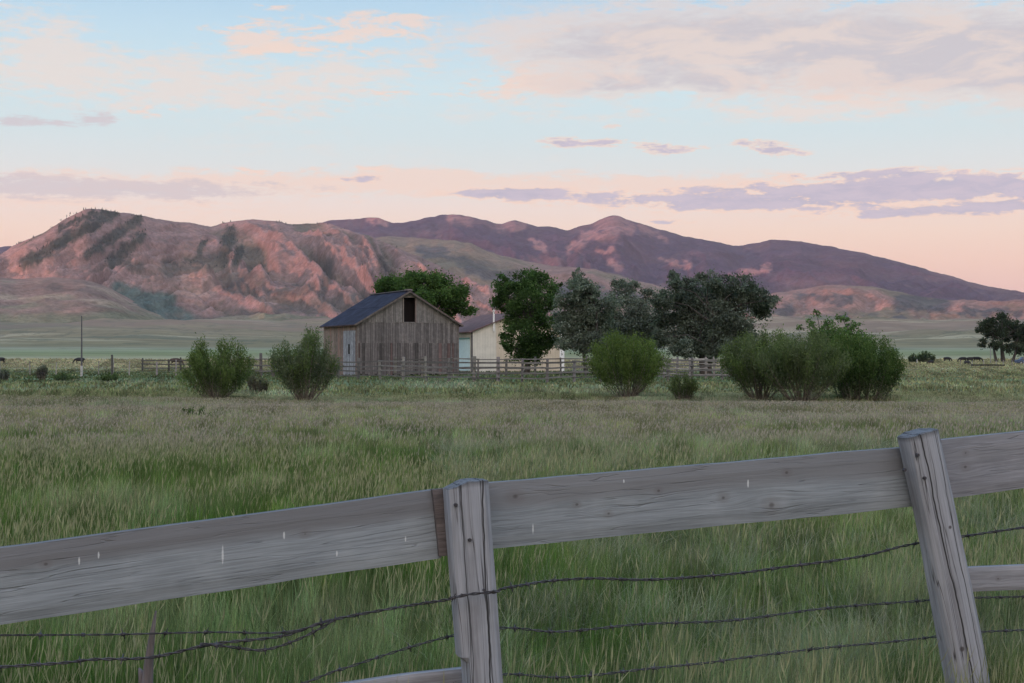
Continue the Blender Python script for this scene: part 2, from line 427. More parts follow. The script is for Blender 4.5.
# ---- front mountain
TAN = np.array((.215, .13, .112)); 
TREESEG = [(113,213,24,264,7), (138,219,88,254,6), (140,237,112,260,7), (231,232,222,262,8), (106,210,60,228,3), (240,250,236,262,5), (205,240,196,262,4)]
def col_front(PX, py, X, Y, Z, TT, cav):
    n = fbm(X/240, Y/300, 3, 4)
    c = np.ones(PX.shape+(3,))*TAN
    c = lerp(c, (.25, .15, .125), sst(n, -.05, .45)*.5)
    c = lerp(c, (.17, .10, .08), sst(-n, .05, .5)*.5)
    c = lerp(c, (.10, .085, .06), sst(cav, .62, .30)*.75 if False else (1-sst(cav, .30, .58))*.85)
    tr = seg_mask(PX, py+fbm(PX/9, py/9, 8, 3)*8, TREESEG)*sst(fbm(X/28, Y/28, 303, 4), -.8, -.3)
    c = lerp(c, (.042, .045, .036), tr*.9)
    vg = seg_mask(PX, py+fbm(PX/14, py/10, 18, 3)*8, [(232,283,256,284,15), (168,268,212,262,9), (112,258,140,268,5), (270,292,312,290,6), (380,262,396,300,5), (330,260,322,296,5)])
    c = lerp(c, (.075, .065, .055), vg*.8)
    flat = seg_mask(PX, py+fbm(PX/20, py/8, 28, 3)*5, [(150,275,228,272,12), (175,292,210,288,10), (260,302,330,303,6), (0,285,60,290,6)])
    c = lerp(c, (.25, .18, .125), flat*.2)
    sg = seg_mask(PX, py+fbm(PX/12, py/6, 38, 3)*5, [(120,290,186,320,11), (150,312,195,327,9), (128,296,170,300,8)])
    c = lerp(c, (.07, .10, .085), sg*.9)
    lowveg = seg_mask(PX, py+fbm(PX/16, py/6, 48, 3)*8, [(200,322,300,308,7), (310,310,360,300,10), (160,322,200,330,8)])
    c = lerp(c, (.085, .075, .062), lowveg*.7)
    return c
sil1 = [(-420,300),(-250,285),(-120,276),(-40,266),(0,254),(18,244),(40,234),(62,222),(76,213),(88,208),(100,209),(118,213),(135,214),(160,219),(190,223),(213,227),(228,222),(250,219),(272,221),(290,224),(330,223),(345,229),(372,237),(400,249),(430,262),(460,277),(500,294),(540,312),(580,326),(640,342),(1500,352)]
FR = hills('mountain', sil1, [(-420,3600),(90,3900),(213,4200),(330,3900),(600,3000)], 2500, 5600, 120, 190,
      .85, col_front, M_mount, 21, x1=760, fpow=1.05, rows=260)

# ---- middle hills
def col_mid(PX, py, X, Y, Z, TT, cav):
    n = fbm(X/300, Y/420, 33, 4); c = np.ones(PX.shape+(3,))*np.array((.22, .125, .10))
    c = lerp(c, (.14, .12, .075), sst(n, 0, .35)*.7)
    c = lerp(c, (.14, .125, .08), sst(py, 305, 330)*sst(fbm(X/150, Y/200, 37, 4), -.4, .2))
    left = 1-sst(PX, 500, 560)
    c = lerp(c, (.15, .12, .075), left*.6)
    vg = seg_mask(PX, py+fbm(PX/16, py/7, 58, 3)*8, [(470,268,520,280,8), (560,290,640,300,8), (800,296,850,300,4), (900,304,945,304,9), (740,306,790,312,6), (840,320,905,322,5), (420,250,470,262,6), (960,312,1020,312,4), (690,312,720,322,5)])
    c = lerp(c, (.07, .065, .065), vg*.85)
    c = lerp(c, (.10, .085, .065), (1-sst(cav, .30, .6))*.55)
    return c
sil2 = [(-420,250),(250,262),(300,252),(340,241),(385,236),(430,239),(470,243),(500,256),(540,264),(600,270),(640,281),(700,297),(760,296),(800,289),(838,284),(880,288),(920,297),(960,300),(1000,302),(1060,300),(1200,306),(1500,316)]
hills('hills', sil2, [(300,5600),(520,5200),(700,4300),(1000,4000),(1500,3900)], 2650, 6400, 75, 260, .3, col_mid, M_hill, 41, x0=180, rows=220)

# ---- low foothills in front
def col_foot(PX, py, X, Y, Z, TT, cav):
    n = fbm(X/160, Y/120, 73, 4); c = np.ones(PX.shape+(3,))*np.array((.19, .12, .095))
    c = lerp(c, (.13, .085, .07), sst(n, 0, .4)*.6)
    c = lerp(c, (.27, .21, .14), sst(-n, .1, .45)*.5)
    c = lerp(c, (.14, .125, .08), sst(fbm(X/120, Y/150, 77, 4)+(95-Z)/45, -.2, .8))
    return c
sil3 = [(-420,292),(-200,280),(-60,279),(-20,277),(20,279),(50,277),(85,280),(108,287),(130,299),(150,309),(170,320),(190,330),(230,338),(1500,338)]
hills('foothills', sil3, 2750, 2150, 3300, 16, 130, .5, col_foot, M_hill, 61, x1=420, rows=110, rough=.5, fpow=.8)
sil4 = [(-420,340),(170,338),(200,322),(228,312),(262,305),(300,306),(340,313),(380,322),(450,324),(540,318),(620,316),(700,322),(770,318),(830,314),(880,318),(940,322),(1000,319),(1070,314),(1200,318),(1500,322)]
hills('foothills', sil4, 3150, 2150, 3700, 34, 170, .3, col_foot, M_hill, 81, x0=100, rows=120, rough=.6, fpow=.9)

# ---- far range, its shade and haze painted as dark purple albedo
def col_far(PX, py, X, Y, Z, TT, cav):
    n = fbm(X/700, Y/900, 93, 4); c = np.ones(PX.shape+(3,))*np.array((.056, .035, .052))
    rk_lit = np.maximum(seg_mask(PX, py+fbm(PX/10, py/7, 98, 4)*7, [(600,224,624,219,8),(606,232,630,228,7), (585,236,612,234,7), (570,248,580,244,5), (598,252,612,250,4), (640,226,665,240,4), (450,218,470,220,5), (500,226,522,225,6), (370,219,385,221,5), (610,262,620,268,4), (660,258,690,266,3), (730,276,770,268,3), (530,240,545,250,3)]),
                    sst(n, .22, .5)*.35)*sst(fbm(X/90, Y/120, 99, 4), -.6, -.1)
    c = lerp(c, (.26, .125, .11), rk_lit*.85)  # sunlight on the rocky summits painted as pink albedo
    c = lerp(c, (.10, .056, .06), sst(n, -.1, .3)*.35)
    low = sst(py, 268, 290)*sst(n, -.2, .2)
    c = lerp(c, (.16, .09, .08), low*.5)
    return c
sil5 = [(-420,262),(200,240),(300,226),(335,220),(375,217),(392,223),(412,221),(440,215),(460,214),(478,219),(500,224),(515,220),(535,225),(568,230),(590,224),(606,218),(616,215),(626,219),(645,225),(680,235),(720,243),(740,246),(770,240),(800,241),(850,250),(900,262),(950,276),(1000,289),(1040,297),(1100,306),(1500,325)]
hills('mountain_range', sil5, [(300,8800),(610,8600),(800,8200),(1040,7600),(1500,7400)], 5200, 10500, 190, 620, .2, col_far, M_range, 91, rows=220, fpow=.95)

# ---- unseen ridge added behind the viewer, sized to shade the valley
bx = np.linspace(-12000, 5200, 340); bt = np.linspace(-1, 1, 40)
BX, BT = np.meshgrid(bx, bt)
BH = 392+fbm(BX/900, BX*0, 201, 4)*26
BZ = BH*(1-np.abs(BT)**1.3)-6+fbm(BX/200, BT*4, 203, 4)*10*(1-np.abs(BT))
BY = -1900+BT*620
I = np.arange(BX.size).reshape(BX.shape)
q = np.stack([I[:-1, :-1], I[:-1, 1:], I[1:, 1:], I[1:, :-1]], -1).reshape(-1, 4)
o = np_mesh('hills', np.stack([BX, BY, BZ], -1).reshape(-1, 3), quads=q, cols=np.ones((BX.size, 3))*np.array((.16,.14,.10)), mat=M_hill, smooth=True)
tag(o, kind='structure')

# ---- conifer woods on the mountain
rng = np.random.default_rng(5)
PX_, py_, X_, Y_, Z_, TT_ = FR
ok = (TT_ < .995)
tm = seg_mask(PX_, py_, TREESEG)
crest = (np.abs(TT_-.985) < .012)*(.22)*((PX_ > 0)*(PX_ < 120)*1.6+(PX_ > 200)*(PX_ < 330)*.5+.12)
sc_ = fbm(X_/90, Y_/90, 301, 3)
prob = np.clip(tm*.22+crest*.35+sst(sc_, .25, .5)*.0045*(PX_ < 420), 0, 1)*ok
sel = rng.random(prob.shape) < prob
cxs, cys, czs = X_[sel], Y_[sel], Z_[sel]
cxs = cxs+rng.normal(0, 4, len(cxs)); cys = cys+rng.normal(0, 6, len(cys))
n = len(cxs); hgt = rng.uniform(3.5, 8, n); rd = hgt*rng.uniform(.2, .32, n)
vs = []; trs = []
K = 5
ang = rng.random(n)[:, None]*6.28+np.arange(K)[None]*2*math.pi/K
for lvl, (zb, zt, rs) in enumerate(((.08, .7, 1.0), (.4, 1.0, .66))):
    jit = rng.uniform(.7, 1.2, (n, K))
    ring = np.stack([cxs[:, None]+np.cos(ang)*rd[:, None]*rs*jit, cys[:, None]+np.sin(ang)*rd[:, None]*rs*jit, (czs+zb*hgt-1)[:, None]+jit*0], -1)
    tip = np.stack([cxs, cys, czs+zt*hgt-1], -1)[:, None]
    base = len(vs)*n*(K+1)
    vs.append(np.concatenate([ring, tip], 1).reshape(-1, 3))
    id0 = base+np.arange(n)[:, None]*(K+1)
    for k_ in range(K): trs.append(np.concatenate([id0+k_, id0+(k_+1) % K, id0+K], 1))
vv = np.concatenate(vs)
M_con = simple('conifer', (.03, .038, .028), .95, .3, .05, spec=.02)
o = np_mesh('mountain_wood', vv, tris=np.concatenate(trs), cols=np.ones((len(vv), 3))*rng.uniform(.7, 1.3, (len(vv), 1)), mat=M_con)
tag(o, 'dark scattered conifers on the slopes and crest of the pink mountain', 'wood', kind='stuff')

# ---------------------------------------------------------------- haze
HAZE = 1.9e-5
bpy.ops.mesh.primitive_cube_add(size=1, location=(0, 3500, 1000-130))
hz = bpy.context.object; hz.name = 'haze'; hz.dimensions = (26000, 24500, 2260); 
hz.location = (0, 2500, 2260/2-12)
m_ = bpy.data.materials.new('haze'); m_.use_nodes = True; t = NT(m_.node_tree); t.n.clear()
pvn = t.new('ShaderNodeVolumePrincipled'); pvn.inputs['Color'].default_value = (.93, .86, .92, 1)
pvn.inputs['Density'].default_value = HAZE; pvn.inputs['Anisotropy'].default_value = 0.0
oo = t.new('ShaderNodeOutputMaterial'); t.link(pvn.outputs[0], oo.inputs['Volume'])
hz.data.materials.append(m_); tag(hz, 'thin evening haze lying over the valley', 'haze', kind='stuff')

# ================================================================ wooden things
def wood_mat(name, base, dark, light, gs=1.0, knots=(), drops=(), crack=.28, axis='X', stain=None, dropang=0.0):
    """weathered timber: grain along the local X axis; knots and bird lime (x, z, size) in local metres"""
    m_, t, b = mat(name)
    P = t.new('ShaderNodeTexCoord').outputs['Object']
    x, y, z = t.xyz(P)
    if axis == 'Z': x, z = z, x
    zz = z
    for (kx, kz, ks) in knots:      # grain flows round each knot
        p = t.m('DIVIDE', t.m('SUBTRACT', x, kx), ks*4); q_ = t.m('DIVIDE', t.m('SUBTRACT', z, kz), ks*1.6)
        g = t.m('EXPONENT', t.m('MULTIPLY', t.m('ADD', t.m('MULTIPLY', p, p), t.m('MULTIPLY', q_, q_)), -1.0))
        sgn = t.m('MULTIPLY', q_, g)
        zz = t.m('SUBTRACT', zz, t.m('MULTIPLY', sgn, ks*1.2))
    V1 = t.comb(t.m('MULTIPLY', x, 1.0*gs), t.m('MULTIPLY', y, 20*gs), t.m('MULTIPLY', zz, (17 if axis == 'X' else 26)*gs))
    V2 = t.comb(t.m('MULTIPLY', x, 5*gs), t.m('MULTIPLY', y, 150*gs), t.m('MULTIPLY', zz, 170*gs))
    a1 = t.noise(V1, 1, 5, .6, .25); a2 = t.noise(V2, 1, 3, .6)
    a3 = t.noise(P, 3.0, 4, .6); 
    col = t.mix(t.sm(a1, .22, .62), dark, base)
    col = t.mix(t.m('MULTIPLY', t.sm(a3, .42, .72), .55), col, light)
    k = t.sm(a2, .3, .7, .84, 1.14); col = t.mix(1.0, col, t.comb(k, k, k), 'MULTIPLY')
    V3 = t.comb(t.m('MULTIPLY', x, 1.1*gs), t.m('MULTIPLY', y, 22*gs), t.m('MULTIPLY', zz, 34*gs))
    ck = t.noise(V3, 1, 2, .5, .15)
    ckm = t.m('MULTIPLY', t.sm(t.m('ABSOLUTE', t.m('SUBTRACT', ck, .5)), .0, .012, 1, 0), t.sm(t.noise(P, 2.2, 2), .40, .55))
    col = t.mix(t.m('MULTIPLY', ckm, crack), col, (.03, .026, .026))
    if stain:
        (s0, s1, sc_, am) = stain
        sm_ = t.m('ADD', z, t.m('MULTIPLY', t.m('SUBTRACT', a1, .5), .07))
        col = t.mix(t.m('MULTIPLY', t.sm(sm_, s0, s1), am), col, sc_)
    for (kx, kz, ks) in knots:
        p = t.m('DIVIDE', t.m('SUBTRACT', x, kx), ks*.75); q_ = t.m('DIVIDE', t.m('SUBTRACT', z, kz), ks*.6)
        r_ = t.m('SQRT', t.m('ADD', t.m('MULTIPLY', p, p), t.m('MULTIPLY', q_, q_)))
        r_ = t.m('ADD', r_, t.m('MULTIPLY', t.m('SUBTRACT', a2, .5), .5))
        r_ = t.m('ADD', r_, t.m('MULTIPLY', t.m('SUBTRACT', a1, .5), 1.6))
        col = t.mix(t.m('MULTIPLY', t.sm(r_, .9, 2.6, 1, 0), .28), col, (.12, .10, .095))
        col = t.mix(t.m('MULTIPLY', t.sm(r_, .15, .75, 1, 0), .65), col, (.055, .045, .042))
    for dd in drops:
        kx, kz, L_, w_ = dd
        ca, sa = math.cos(dropang), math.sin(dropang)
        ux = t.m('SUBTRACT', x, kx); uz = t.m('SUBTRACT', z, kz)
        p = t.m('DIVIDE', t.m('ADD', t.m('MULTIPLY', ux, ca), t.m('MULTIPLY', uz, sa)), w_)
        q_ = t.m('DIVIDE', t.m('SUBTRACT', t.m('MULTIPLY', uz, ca), t.m('MULTIPLY', ux, sa)), L_)
        r_ = t.m('ADD', t.m('MULTIPLY', p, p), t.m('MULTIPLY', q_, q_))
        r_ = t.m('ADD', r_, t.m('MULTIPLY', t.m('SUBTRACT', t.noise(P, 90, 3), .5), 1.2))
        col = t.mix(t.m('MULTIPLY', t.sm(r_, .2, 1.3, 1, 0), .75), col, (.55, .55, .55))
    col = t.mix(1.0, col, attr(t), 'MULTIPLY')
    t.link(col, b.inputs['Base Color']); b.inputs['Roughness'].default_value = .85
    h = t.m('SUBTRACT', t.m('ADD', t.m('MULTIPLY', a1, .6), t.m('MULTIPLY', a2, .5)), t.m('MULTIPLY', ckm, 1.2))
    bump(t, b, h, .55, .004)
    return m_

# ---- foreground fence (plane Y = 4.966 + .358 x)
FA, FB = 4.966, .358
def fp(px, py, off=0.0):
    u = (px-512)/F; Y = FA/(1-FB*u); nx, ny = FB/math.hypot(1, FB), -1/math.hypot(1, FB)   # towards viewer
    # shift along the normal but stay on the same ray: solve plane moved by off
    Y = (FA-off*math.hypot(1, FB))/(1-FB*u)
    return Vector((u*Y, Y, EYE+(HZ-py)/F*Y))
fence = empty('board_fence', (0, FA, 0), 'weathered grey board fence with barbed wire standing nearest the viewer', 'fence')
NRM = Vector((FB, -1, 0)).normalized()
def board(name, ptl, ptr, pbl, pbr, thick, off, material, parent, nseg=40, seed=0, cup=.0, ends=(0, 0)):
    """a plank given by the picture corners of its face; built in its own frame, X along the board"""
    tl, tr, bl, br = (fp(*p, off) for p in (ptl, ptr, pbl, pbr))
    ax = ((tr+br)/2-(tl+bl)/2); L = ax.length; ax.normalize()
    yv = -NRM; zv = ax.cross(yv).normalized()
    if zv.z < 0: zv = -zv
    yv = zv.cross(ax)
    O = (tl+bl)/2
    loc = lambda p: ((p-O).dot(ax), (p-O).dot(zv))
    (xtl, ztl), (xtr, ztr), (xbl, zbl), (xbr, zbr) = map(loc, (tl, tr, bl, br))
    rnd = np.random.default_rng(seed)
    u = np.linspace(0, 1, nseg+1)
    top = ztl+(ztr-ztl)*u+fbm(u*L*1.7, u*0+seed, seed, 3)*.006
    bot = zbl+(zbr-zbl)*u+fbm(u*L*1.7, u*0+seed+9, seed+4, 3)*.006
    xt = xtl+(xtr-xtl)*u; xb = xbl+(xbr-xbl)*u
    warp = fbm(u*L*.5, u*0+2, seed+8, 2)*.008
    vs = []; fs = []
    nz_ = 6
    prof = []
    # section: front face (nz_+1 verts), back face
    for i in range(nseg+1):
        for j in range(nz_+1):
            s = j/nz_; z_ = bot[i]+(top[i]-bot[i])*s; x_ = xb[i]+(xt[i]-xb[i])*s
            ed = .004 if j in (0, nz_) else 0
            vs.append((x_, warp[i]+ed+cup*math.sin(math.pi*s), z_))
        for j in range(nz_, -1, -1):
            s = j/nz_; z_ = bot[i]+(top[i]-bot[i])*s; x_ = xb[i]+(xt[i]-xb[i])*s
            ed = .003 if j in (0, nz_) else 0
            vs.append((x_, warp[i]+thick-ed, z_))
    m = 2*(nz_+1)
    for i in range(nseg):
        for j in range(m):
            j2 = (j+1) % m
            fs.append((i*m+j, (i+1)*m+j, (i+1)*m+j2, i*m+j2))
    fs.append(tuple(range(m))); fs.append(tuple(nseg*m+j for j in range(m))[::-1])
    me = bpy.data.meshes.new(name); me.from_pydata(vs, [], fs); me.update()
    at_ = me.attributes.new('tone', 'FLOAT_COLOR', 'POINT'); at_.data.foreach_set('color', np.ones(len(vs)*4, np.float32))
    tt_ = np.ones((nseg+1, m, 4), np.float32); tt_[:, nz_+1:nz_+2, :3] = .3; tt_[:, nz_+1:, :3] = .5  # top edge and back painted darker to cut the sky light
    at_.data.foreach_set('color', tt_.ravel())
    me.materials.append(material)
    o = link(bpy.data.objects.new(name, me), parent)
    M = Matrix((ax, yv, zv)).transposed().to_4x4(); M.translation = O
    o.matrix_parent_inverse = Matrix.Identity(4)
    o.matrix_local = Matrix.Translation(-Vector(parent.location)) @ M
    return o, L
G1 = (.215, .232, .25); G2 = (.125, .12, .13); G3 = (.275, .292, .305)
# left rail about 1.8 m long inside the frame; extended well outside it
mL = wood_mat('weathered_rail', G1, (.15,.16,.168), G3, knots=((1.52,.03,.016),(2.05,-.045,.02),(.7,.05,.014)),
    drops=((1.245,.0,.034,.0035),(1.45,.035,.013,.004),(.80,.045,.014,.003),(.86,.055,.012,.003),(1.86,-.035,.010,.003),(2.0,.02,.016,.002),(1.62,-.05,.010,.003)),
    stain=(.02,.06,(.135,.13,.135),.85), dropang=-.10)
board('rail', (-200,575), (436,490), (-200,656), (442,557.5), .045, .0, mL, fence, 60, 3)
mM = wood_mat('weathered_rail_middle', G1, (.15,.16,.168), G3, knots=((.98,-.012,.02),(.40,.012,.013),(.52,-.03,.014),(.72,.035,.013),(1.25,.06,.016),(.17,.06,.028),(1.18,-.055,.03)),
    drops=((.23,-.06,.020,.003),(1.085,.032,.016,.004),(.585,.08,.007,.003)), stain=(.0,.05,(.15,.145,.15),.75), dropang=-.05)
board('rail', (470,484.5), (925,446), (470,551), (925,505.5), .045, .0, mM, fence, 50, 8)
mR = wood_mat('weathered_rail_right', (.215,.212,.23), G2, (.27,.262,.275), knots=((.235,.0,.018),(.24,.055,.013),(.62,-.03,.02)), stain=(.0,.05,(.15,.145,.15),.3))
board('rail', (915,443), (1300,402), (915,503), (1300,452), .045, .0, mR, fence, 30, 12)
mE = wood_mat('dark_batten', (.13,.105,.10), (.06,.05,.048), (.17,.145,.14))
board('batten', (433,490), (458,487.5), (440,557), (462,554.5), .03, .022, mE, fence, 8, 15)
mS = wood_mat('weathered_short_rail', (.25,.245,.26), G2, (.3,.29,.3), knots=((.165,.0,.010),))
board('rail', (962,568), (1250,557), (966,592), (1250,582), .04, -.06, mS, fence, 20, 18)
board('rail', (330,686), (472,668), (330,705), (472,690), .04, -.05, mS, fence, 16, 19)

def post(top, bot, wt, wb, material, depth, seed, notch=None):
    """an upright post from picture points of its axis; grain along local Z"""
    a = fp(*top, .0); b_ = fp(*bot, .0)
    ax = (a-b_); 
    # carry on down into the ground
    Lf = ax.length; ax.normalize(); k = (b_.z+.35)/ax.z; base = b_-ax*k; L = (a-base).length
    xv = Vector((1, FB, 0)).normalized(); yv = ax.cross(xv).normalized(); xv = yv.cross(ax)   # yv away from viewer?
    if yv.dot(NRM) > 0: yv = -yv; xv = yv.cross(ax)
    rnd = random.Random(seed); n = 20; m = 70
    vs = []; fs = []
    ang0 = [2*math.pi*i/n for i in range(n)]
    for j in range(m+1):
        s = j/m; zc = s*L; hwid = (wb+(wt-wb)*s)/2
        for i, t_ in enumerate(ang0):
            c_, s_ = math.cos(t_), math.sin(t_)
            e_ = 4.2; r_ = (abs(c_)**e_+abs(s_)**e_)**(-1/e_)
            x_ = hwid*r_*c_; y_ = depth/2*r_*s_
            nn = float(fbm(np.array(i*.9+seed), np.array(zc*1.3), seed, 3))*.006 + float(vn(np.array(zc*.9), np.array(seed*1.7), seed+3))*.012
            x_ += nn*c_*1.0+float(vn(np.array(zc*1.1), np.array(seed*3.1), seed+5))*.012; y_ += nn*s_
            if notch and x_ < notch[0] and zc < notch[1]: x_ = notch[0]+(x_-notch[0])*.05
            zz_ = zc
            if j == m: zz_ -= .006*abs(c_)+.02*max(0, -c_)*(seed % 2)
            vs.append((x_, y_, zz_))
    for j in range(m):
        for i in range(n):
            i2 = (i+1) % n; fs.append((j*n+i, j*n+i2, (j+1)*n+i2, (j+1)*n+i))
    # end grain: ring in + centre
    b0 = len(vs)
    for i in range(n):
        x_, y_, z_ = vs[m*n+i]; vs.append((x_*.9, y_*.9, z_+.003+.002*math.sin(i*2.3)))
    vs.append((0, 0, L-.002))
    for i in range(n):
        i2 = (i+1) % n; fs.append((m*n+i, m*n+i2, b0+i2, b0+i)); fs.append((b0+i, b0+i2, b0+n))
    me = bpy.data.meshes.new('post'); me.from_pydata(vs, [], fs); me.update()
    at_ = me.attributes.new('tone', 'FLOAT_COLOR', 'POINT'); at_.data.foreach_set('color', np.ones(len(vs)*4, np.float32))
    me.materials.append(material)
    tt_ = np.ones((len(vs), 4), np.float32); tt_[m*n:, :3] = .42; at_.data.foreach_set('color', tt_.ravel())  # cap colour darkened to offset sky light on the post top
    o = link(bpy.data.objects.new('post', me), fence)
    M = Matrix((xv, yv, ax)).transposed().to_4x4(); M.translation = base - yv*(depth/2-.0) + NRM*.0
    M.translation = base + NRM*(depth/2+.008)
    o.matrix_local = Matrix.Translation(-Vector(fence.location)) @ M
    return o, L
def post_mat(name, cracks, knots, seed):
    m_ = wood_mat(name, (.26,.262,.285), (.15,.145,.155), (.32,.32,.34), gs=.8, axis='Z', crack=.9)
    t = NT(m_.node_tree); b = t.n['Principled BSDF']
    src = b.inputs['Base Color'].links[0].from_socket
    P = t.new('ShaderNodeTexCoord').outputs['Object']; x, y, z = t.xyz(P)
    nl = t.noise(t.comb(0.0, 0.0, t.m('MULTIPLY', z, 2.2)), 1, 4, .6)
    c = src
    for (x0, sl, z0, z1, w_, am) in cracks:
        xc = t.m('ADD', t.m('ADD', t.m('MULTIPLY', t.m('SUBTRACT', z, z0), sl), x0), t.m('MULTIPLY', t.m('SUBTRACT', nl, .5), .05))
        d = t.m('ABSOLUTE', t.m('SUBTRACT', x, xc))
        mk = t.m('MULTIPLY', t.sm(d, w_*.4, w_, 1, 0), t.m('MULTIPLY', t.sm(z, z0, z0+.12), t.sm(z, z1-.15, z1, 1, 0)))
        c = t.mix(t.m('MULTIPLY', mk, am), c, (.022, .02, .02))
    for (kx, kz, ks) in knots:
        r_ = t.m('SQRT', t.m('ADD', t.m('POWER', t.m('SUBTRACT', x, kx), 2.0), t.m('POWER', t.m('SUBTRACT', z, kz), 2.0)))
        c = t.mix(t.m('MULTIPLY', t.sm(r_, ks*.5, ks*1.1, 1, 0), .85), c, (.05, .04, .04))
    t.link(c, b.inputs['Base Color'])
    return m_
mp1 = post_mat('split_post', [(.012,.03,.5,2.0,.0042,.95),(-.035,.0,.9,2.0,.003,.8),(.045,-.02,.2,1.35,.0035,.8),(-.005,.05,.3,1.3,.003,.7)], [(-.045,.74,.009),(.02,.75,.009)], 1)
mp2 = post_mat('leaning_post', [(.0,-.02,.2,2.0,.0045,.95),(.035,.0,.6,1.9,.003,.7),(-.03,.02,.3,1.7,.003,.6)], [(-.035,.86,.012),(.02,1.33,.008),(-.02,.55,.008)], 2)
post((459.5,479), (474,683), .150, .130, mp1, .105, 5, notch=(-.045, .93))
post((908,431), (959,683), .138, .155, mp2, .105, 8)

# barbed wires
M_wire = simple('rusty_wire', (.055, .05, .055), .6, .4, 40, metal=.3)
def wire(name, pts, off, rad=.0021, twist=.0032, parent=fence, barbs=True, seed=1, pitch=.045, barb_gap=.13):
    P3 = [fp(p[0], p[1], off if len(p) < 3 else p[2]) for p in pts]
    # Catmull-Rom
    out = []
    Q = [P3[0]*2-P3[1]]+P3+[P3[-1]*2-P3[-2]]
    for i in range(1, len(Q)-2):
        L = (Q[i+1]-Q[i]).length; n = max(3, int(L/.010))
        for j in range(n):
            s = j/n; a_, b_, c_, d_ = Q[i-1], Q[i], Q[i+1], Q[i+2]
            out.append(.5*((2*b_)+(c_-a_)*s+(2*a_-5*b_+4*c_-d_)*s*s+(3*b_-a_-3*c_+d_)*s**3))
    out.append(Q[-2])
    mb = MB(); d = 0; s1 = []; s2 = []; rnd = random.Random(seed); nxt = .05
    for i, p in enumerate(out):
        if i: d += (p-out[i-1]).length
        tan = (out[min(i+1, len(out)-1)]-out[max(i-1, 0)]).normalized()
        u = tan.cross(Vector((0, 0, 1))).normalized(); v = tan.cross(u)
        a_ = d/pitch*math.pi
        wob = Vector((0, 0, 1))*math.sin(d*9+seed)*.0025
        s1.append(p+wob+(u*math.cos(a_)+v*math.sin(a_))*twist); s2.append(p+wob-(u*math.cos(a_)+v*math.sin(a_))*twist)
        if barbs and d > nxt:
            nxt += barb_gap*rnd.uniform(.9, 1.1)
            c_ = p+wob
            for k_ in range(2):
                dv = (u*rnd.uniform(-1, 1)+v*rnd.uniform(-1, 1)+tan*rnd.uniform(-.3, .3)).normalized()*.021
                mb.tube([c_-dv+tan*.003, c_, c_+dv-tan*.003], [.0006, .0026, .0006], 4)
            mb.tube([c_-tan*.006, c_+tan*.006], [.0058, .0058], 6)
    mb.tube(s1, [rad]*len(s1), 5); mb.tube(s2, [rad]*len(s2), 5)
    o = mb.build(name, M_wire, parent, smooth=True); o.location = -Vector(parent.location); return o
wire('barbed_wire', [(-160,676),(0,667),(60,664),(94,660),(150,657),(211,644),(281,637),(328,621),(390,608),(445,600.5,.13),(449,599.5,.155),(470,595,.158),(496,592,.156),(502,589,.14),(520,585,.03),(547,581),(590,579),(640,580),(700,576),(760,571),(860,556),(905,546),(966,536),(1024,527),(1200,505)], -.055, rad=.0027, seed=2)
wire('barbed_wire', [(-160,638),(0,636),(94,634),(211,633),(270,633),(300,629),(330,620)], -.05, rad=.0018, twist=.0022, seed=4)
wire('barbed_wire', [(200,644.5),(235,648),(262,650),(290,642),(318,629),(335,619)], -.045, rad=.0024, twist=.003, seed=14, barb_gap=.08)
wire('barbed_wire', [(210,725),(322,676),(347,667),(393,652),(450,637),(505,628),(560,631),(640,625),(740,619),(860,605),(935,600),(1024,596),(1200,585)], -.06, seed=6)
wire('barbed_wire', [(300,690),(420,684),(505,675),(560,677),(640,670),(700,664),(760,655),(860,645),(940,636),(1024,630),(1200,620)], -.065, seed=8)
# nail heads and staples on the posts
for p in ((462,595,.158), (484,590,.158)):
    mb = MB(); c_ = fp(*p); mb.tube([c_-NRM*.004, c_+NRM*.006], [.005, .005], 8)
    o = mb.build('staple', M_wire, fence); o.location = -Vector(fence.location)

for p in ((456,505,.115), (470,540,.118), (905,470,.10), (925,478,.118), (918,455,.118)):
    mb = MB(); c_ = fp(*p); mb.tube([c_-NRM*.01, c_+NRM*.003], [.006, .006], 8); o = mb.build('nail', M_wire, fence); o.location = -Vector(fence.location)
# leaning dead stake caught in the wire
M_grey = wood_mat('grey_stake', (.16,.135,.14), (.08,.07,.07), (.2,.18,.18), gs=1.2, axis='Z')
stk = MB(); pb = fp(146, 720, -.12); pb2 = Vector((pb.x-.02, pb.y, -.1))
stk.tube([pb2, fp(147,690,-.12), fp(149,660,-.11), fp(152,635,-.1), fp(156,611,-.09)], [.024,.02,.015,.0095,.003], 8)
stk.tube([fp(143,690,-.13), fp(141,672,-.14), fp(139,668,-.14)], [.014,.010,.003], 6)
tag(stk.build('stake', M_grey, None, smooth=True), 'thin dark splintered stake leaning up to the wire at lower left', 'stake')

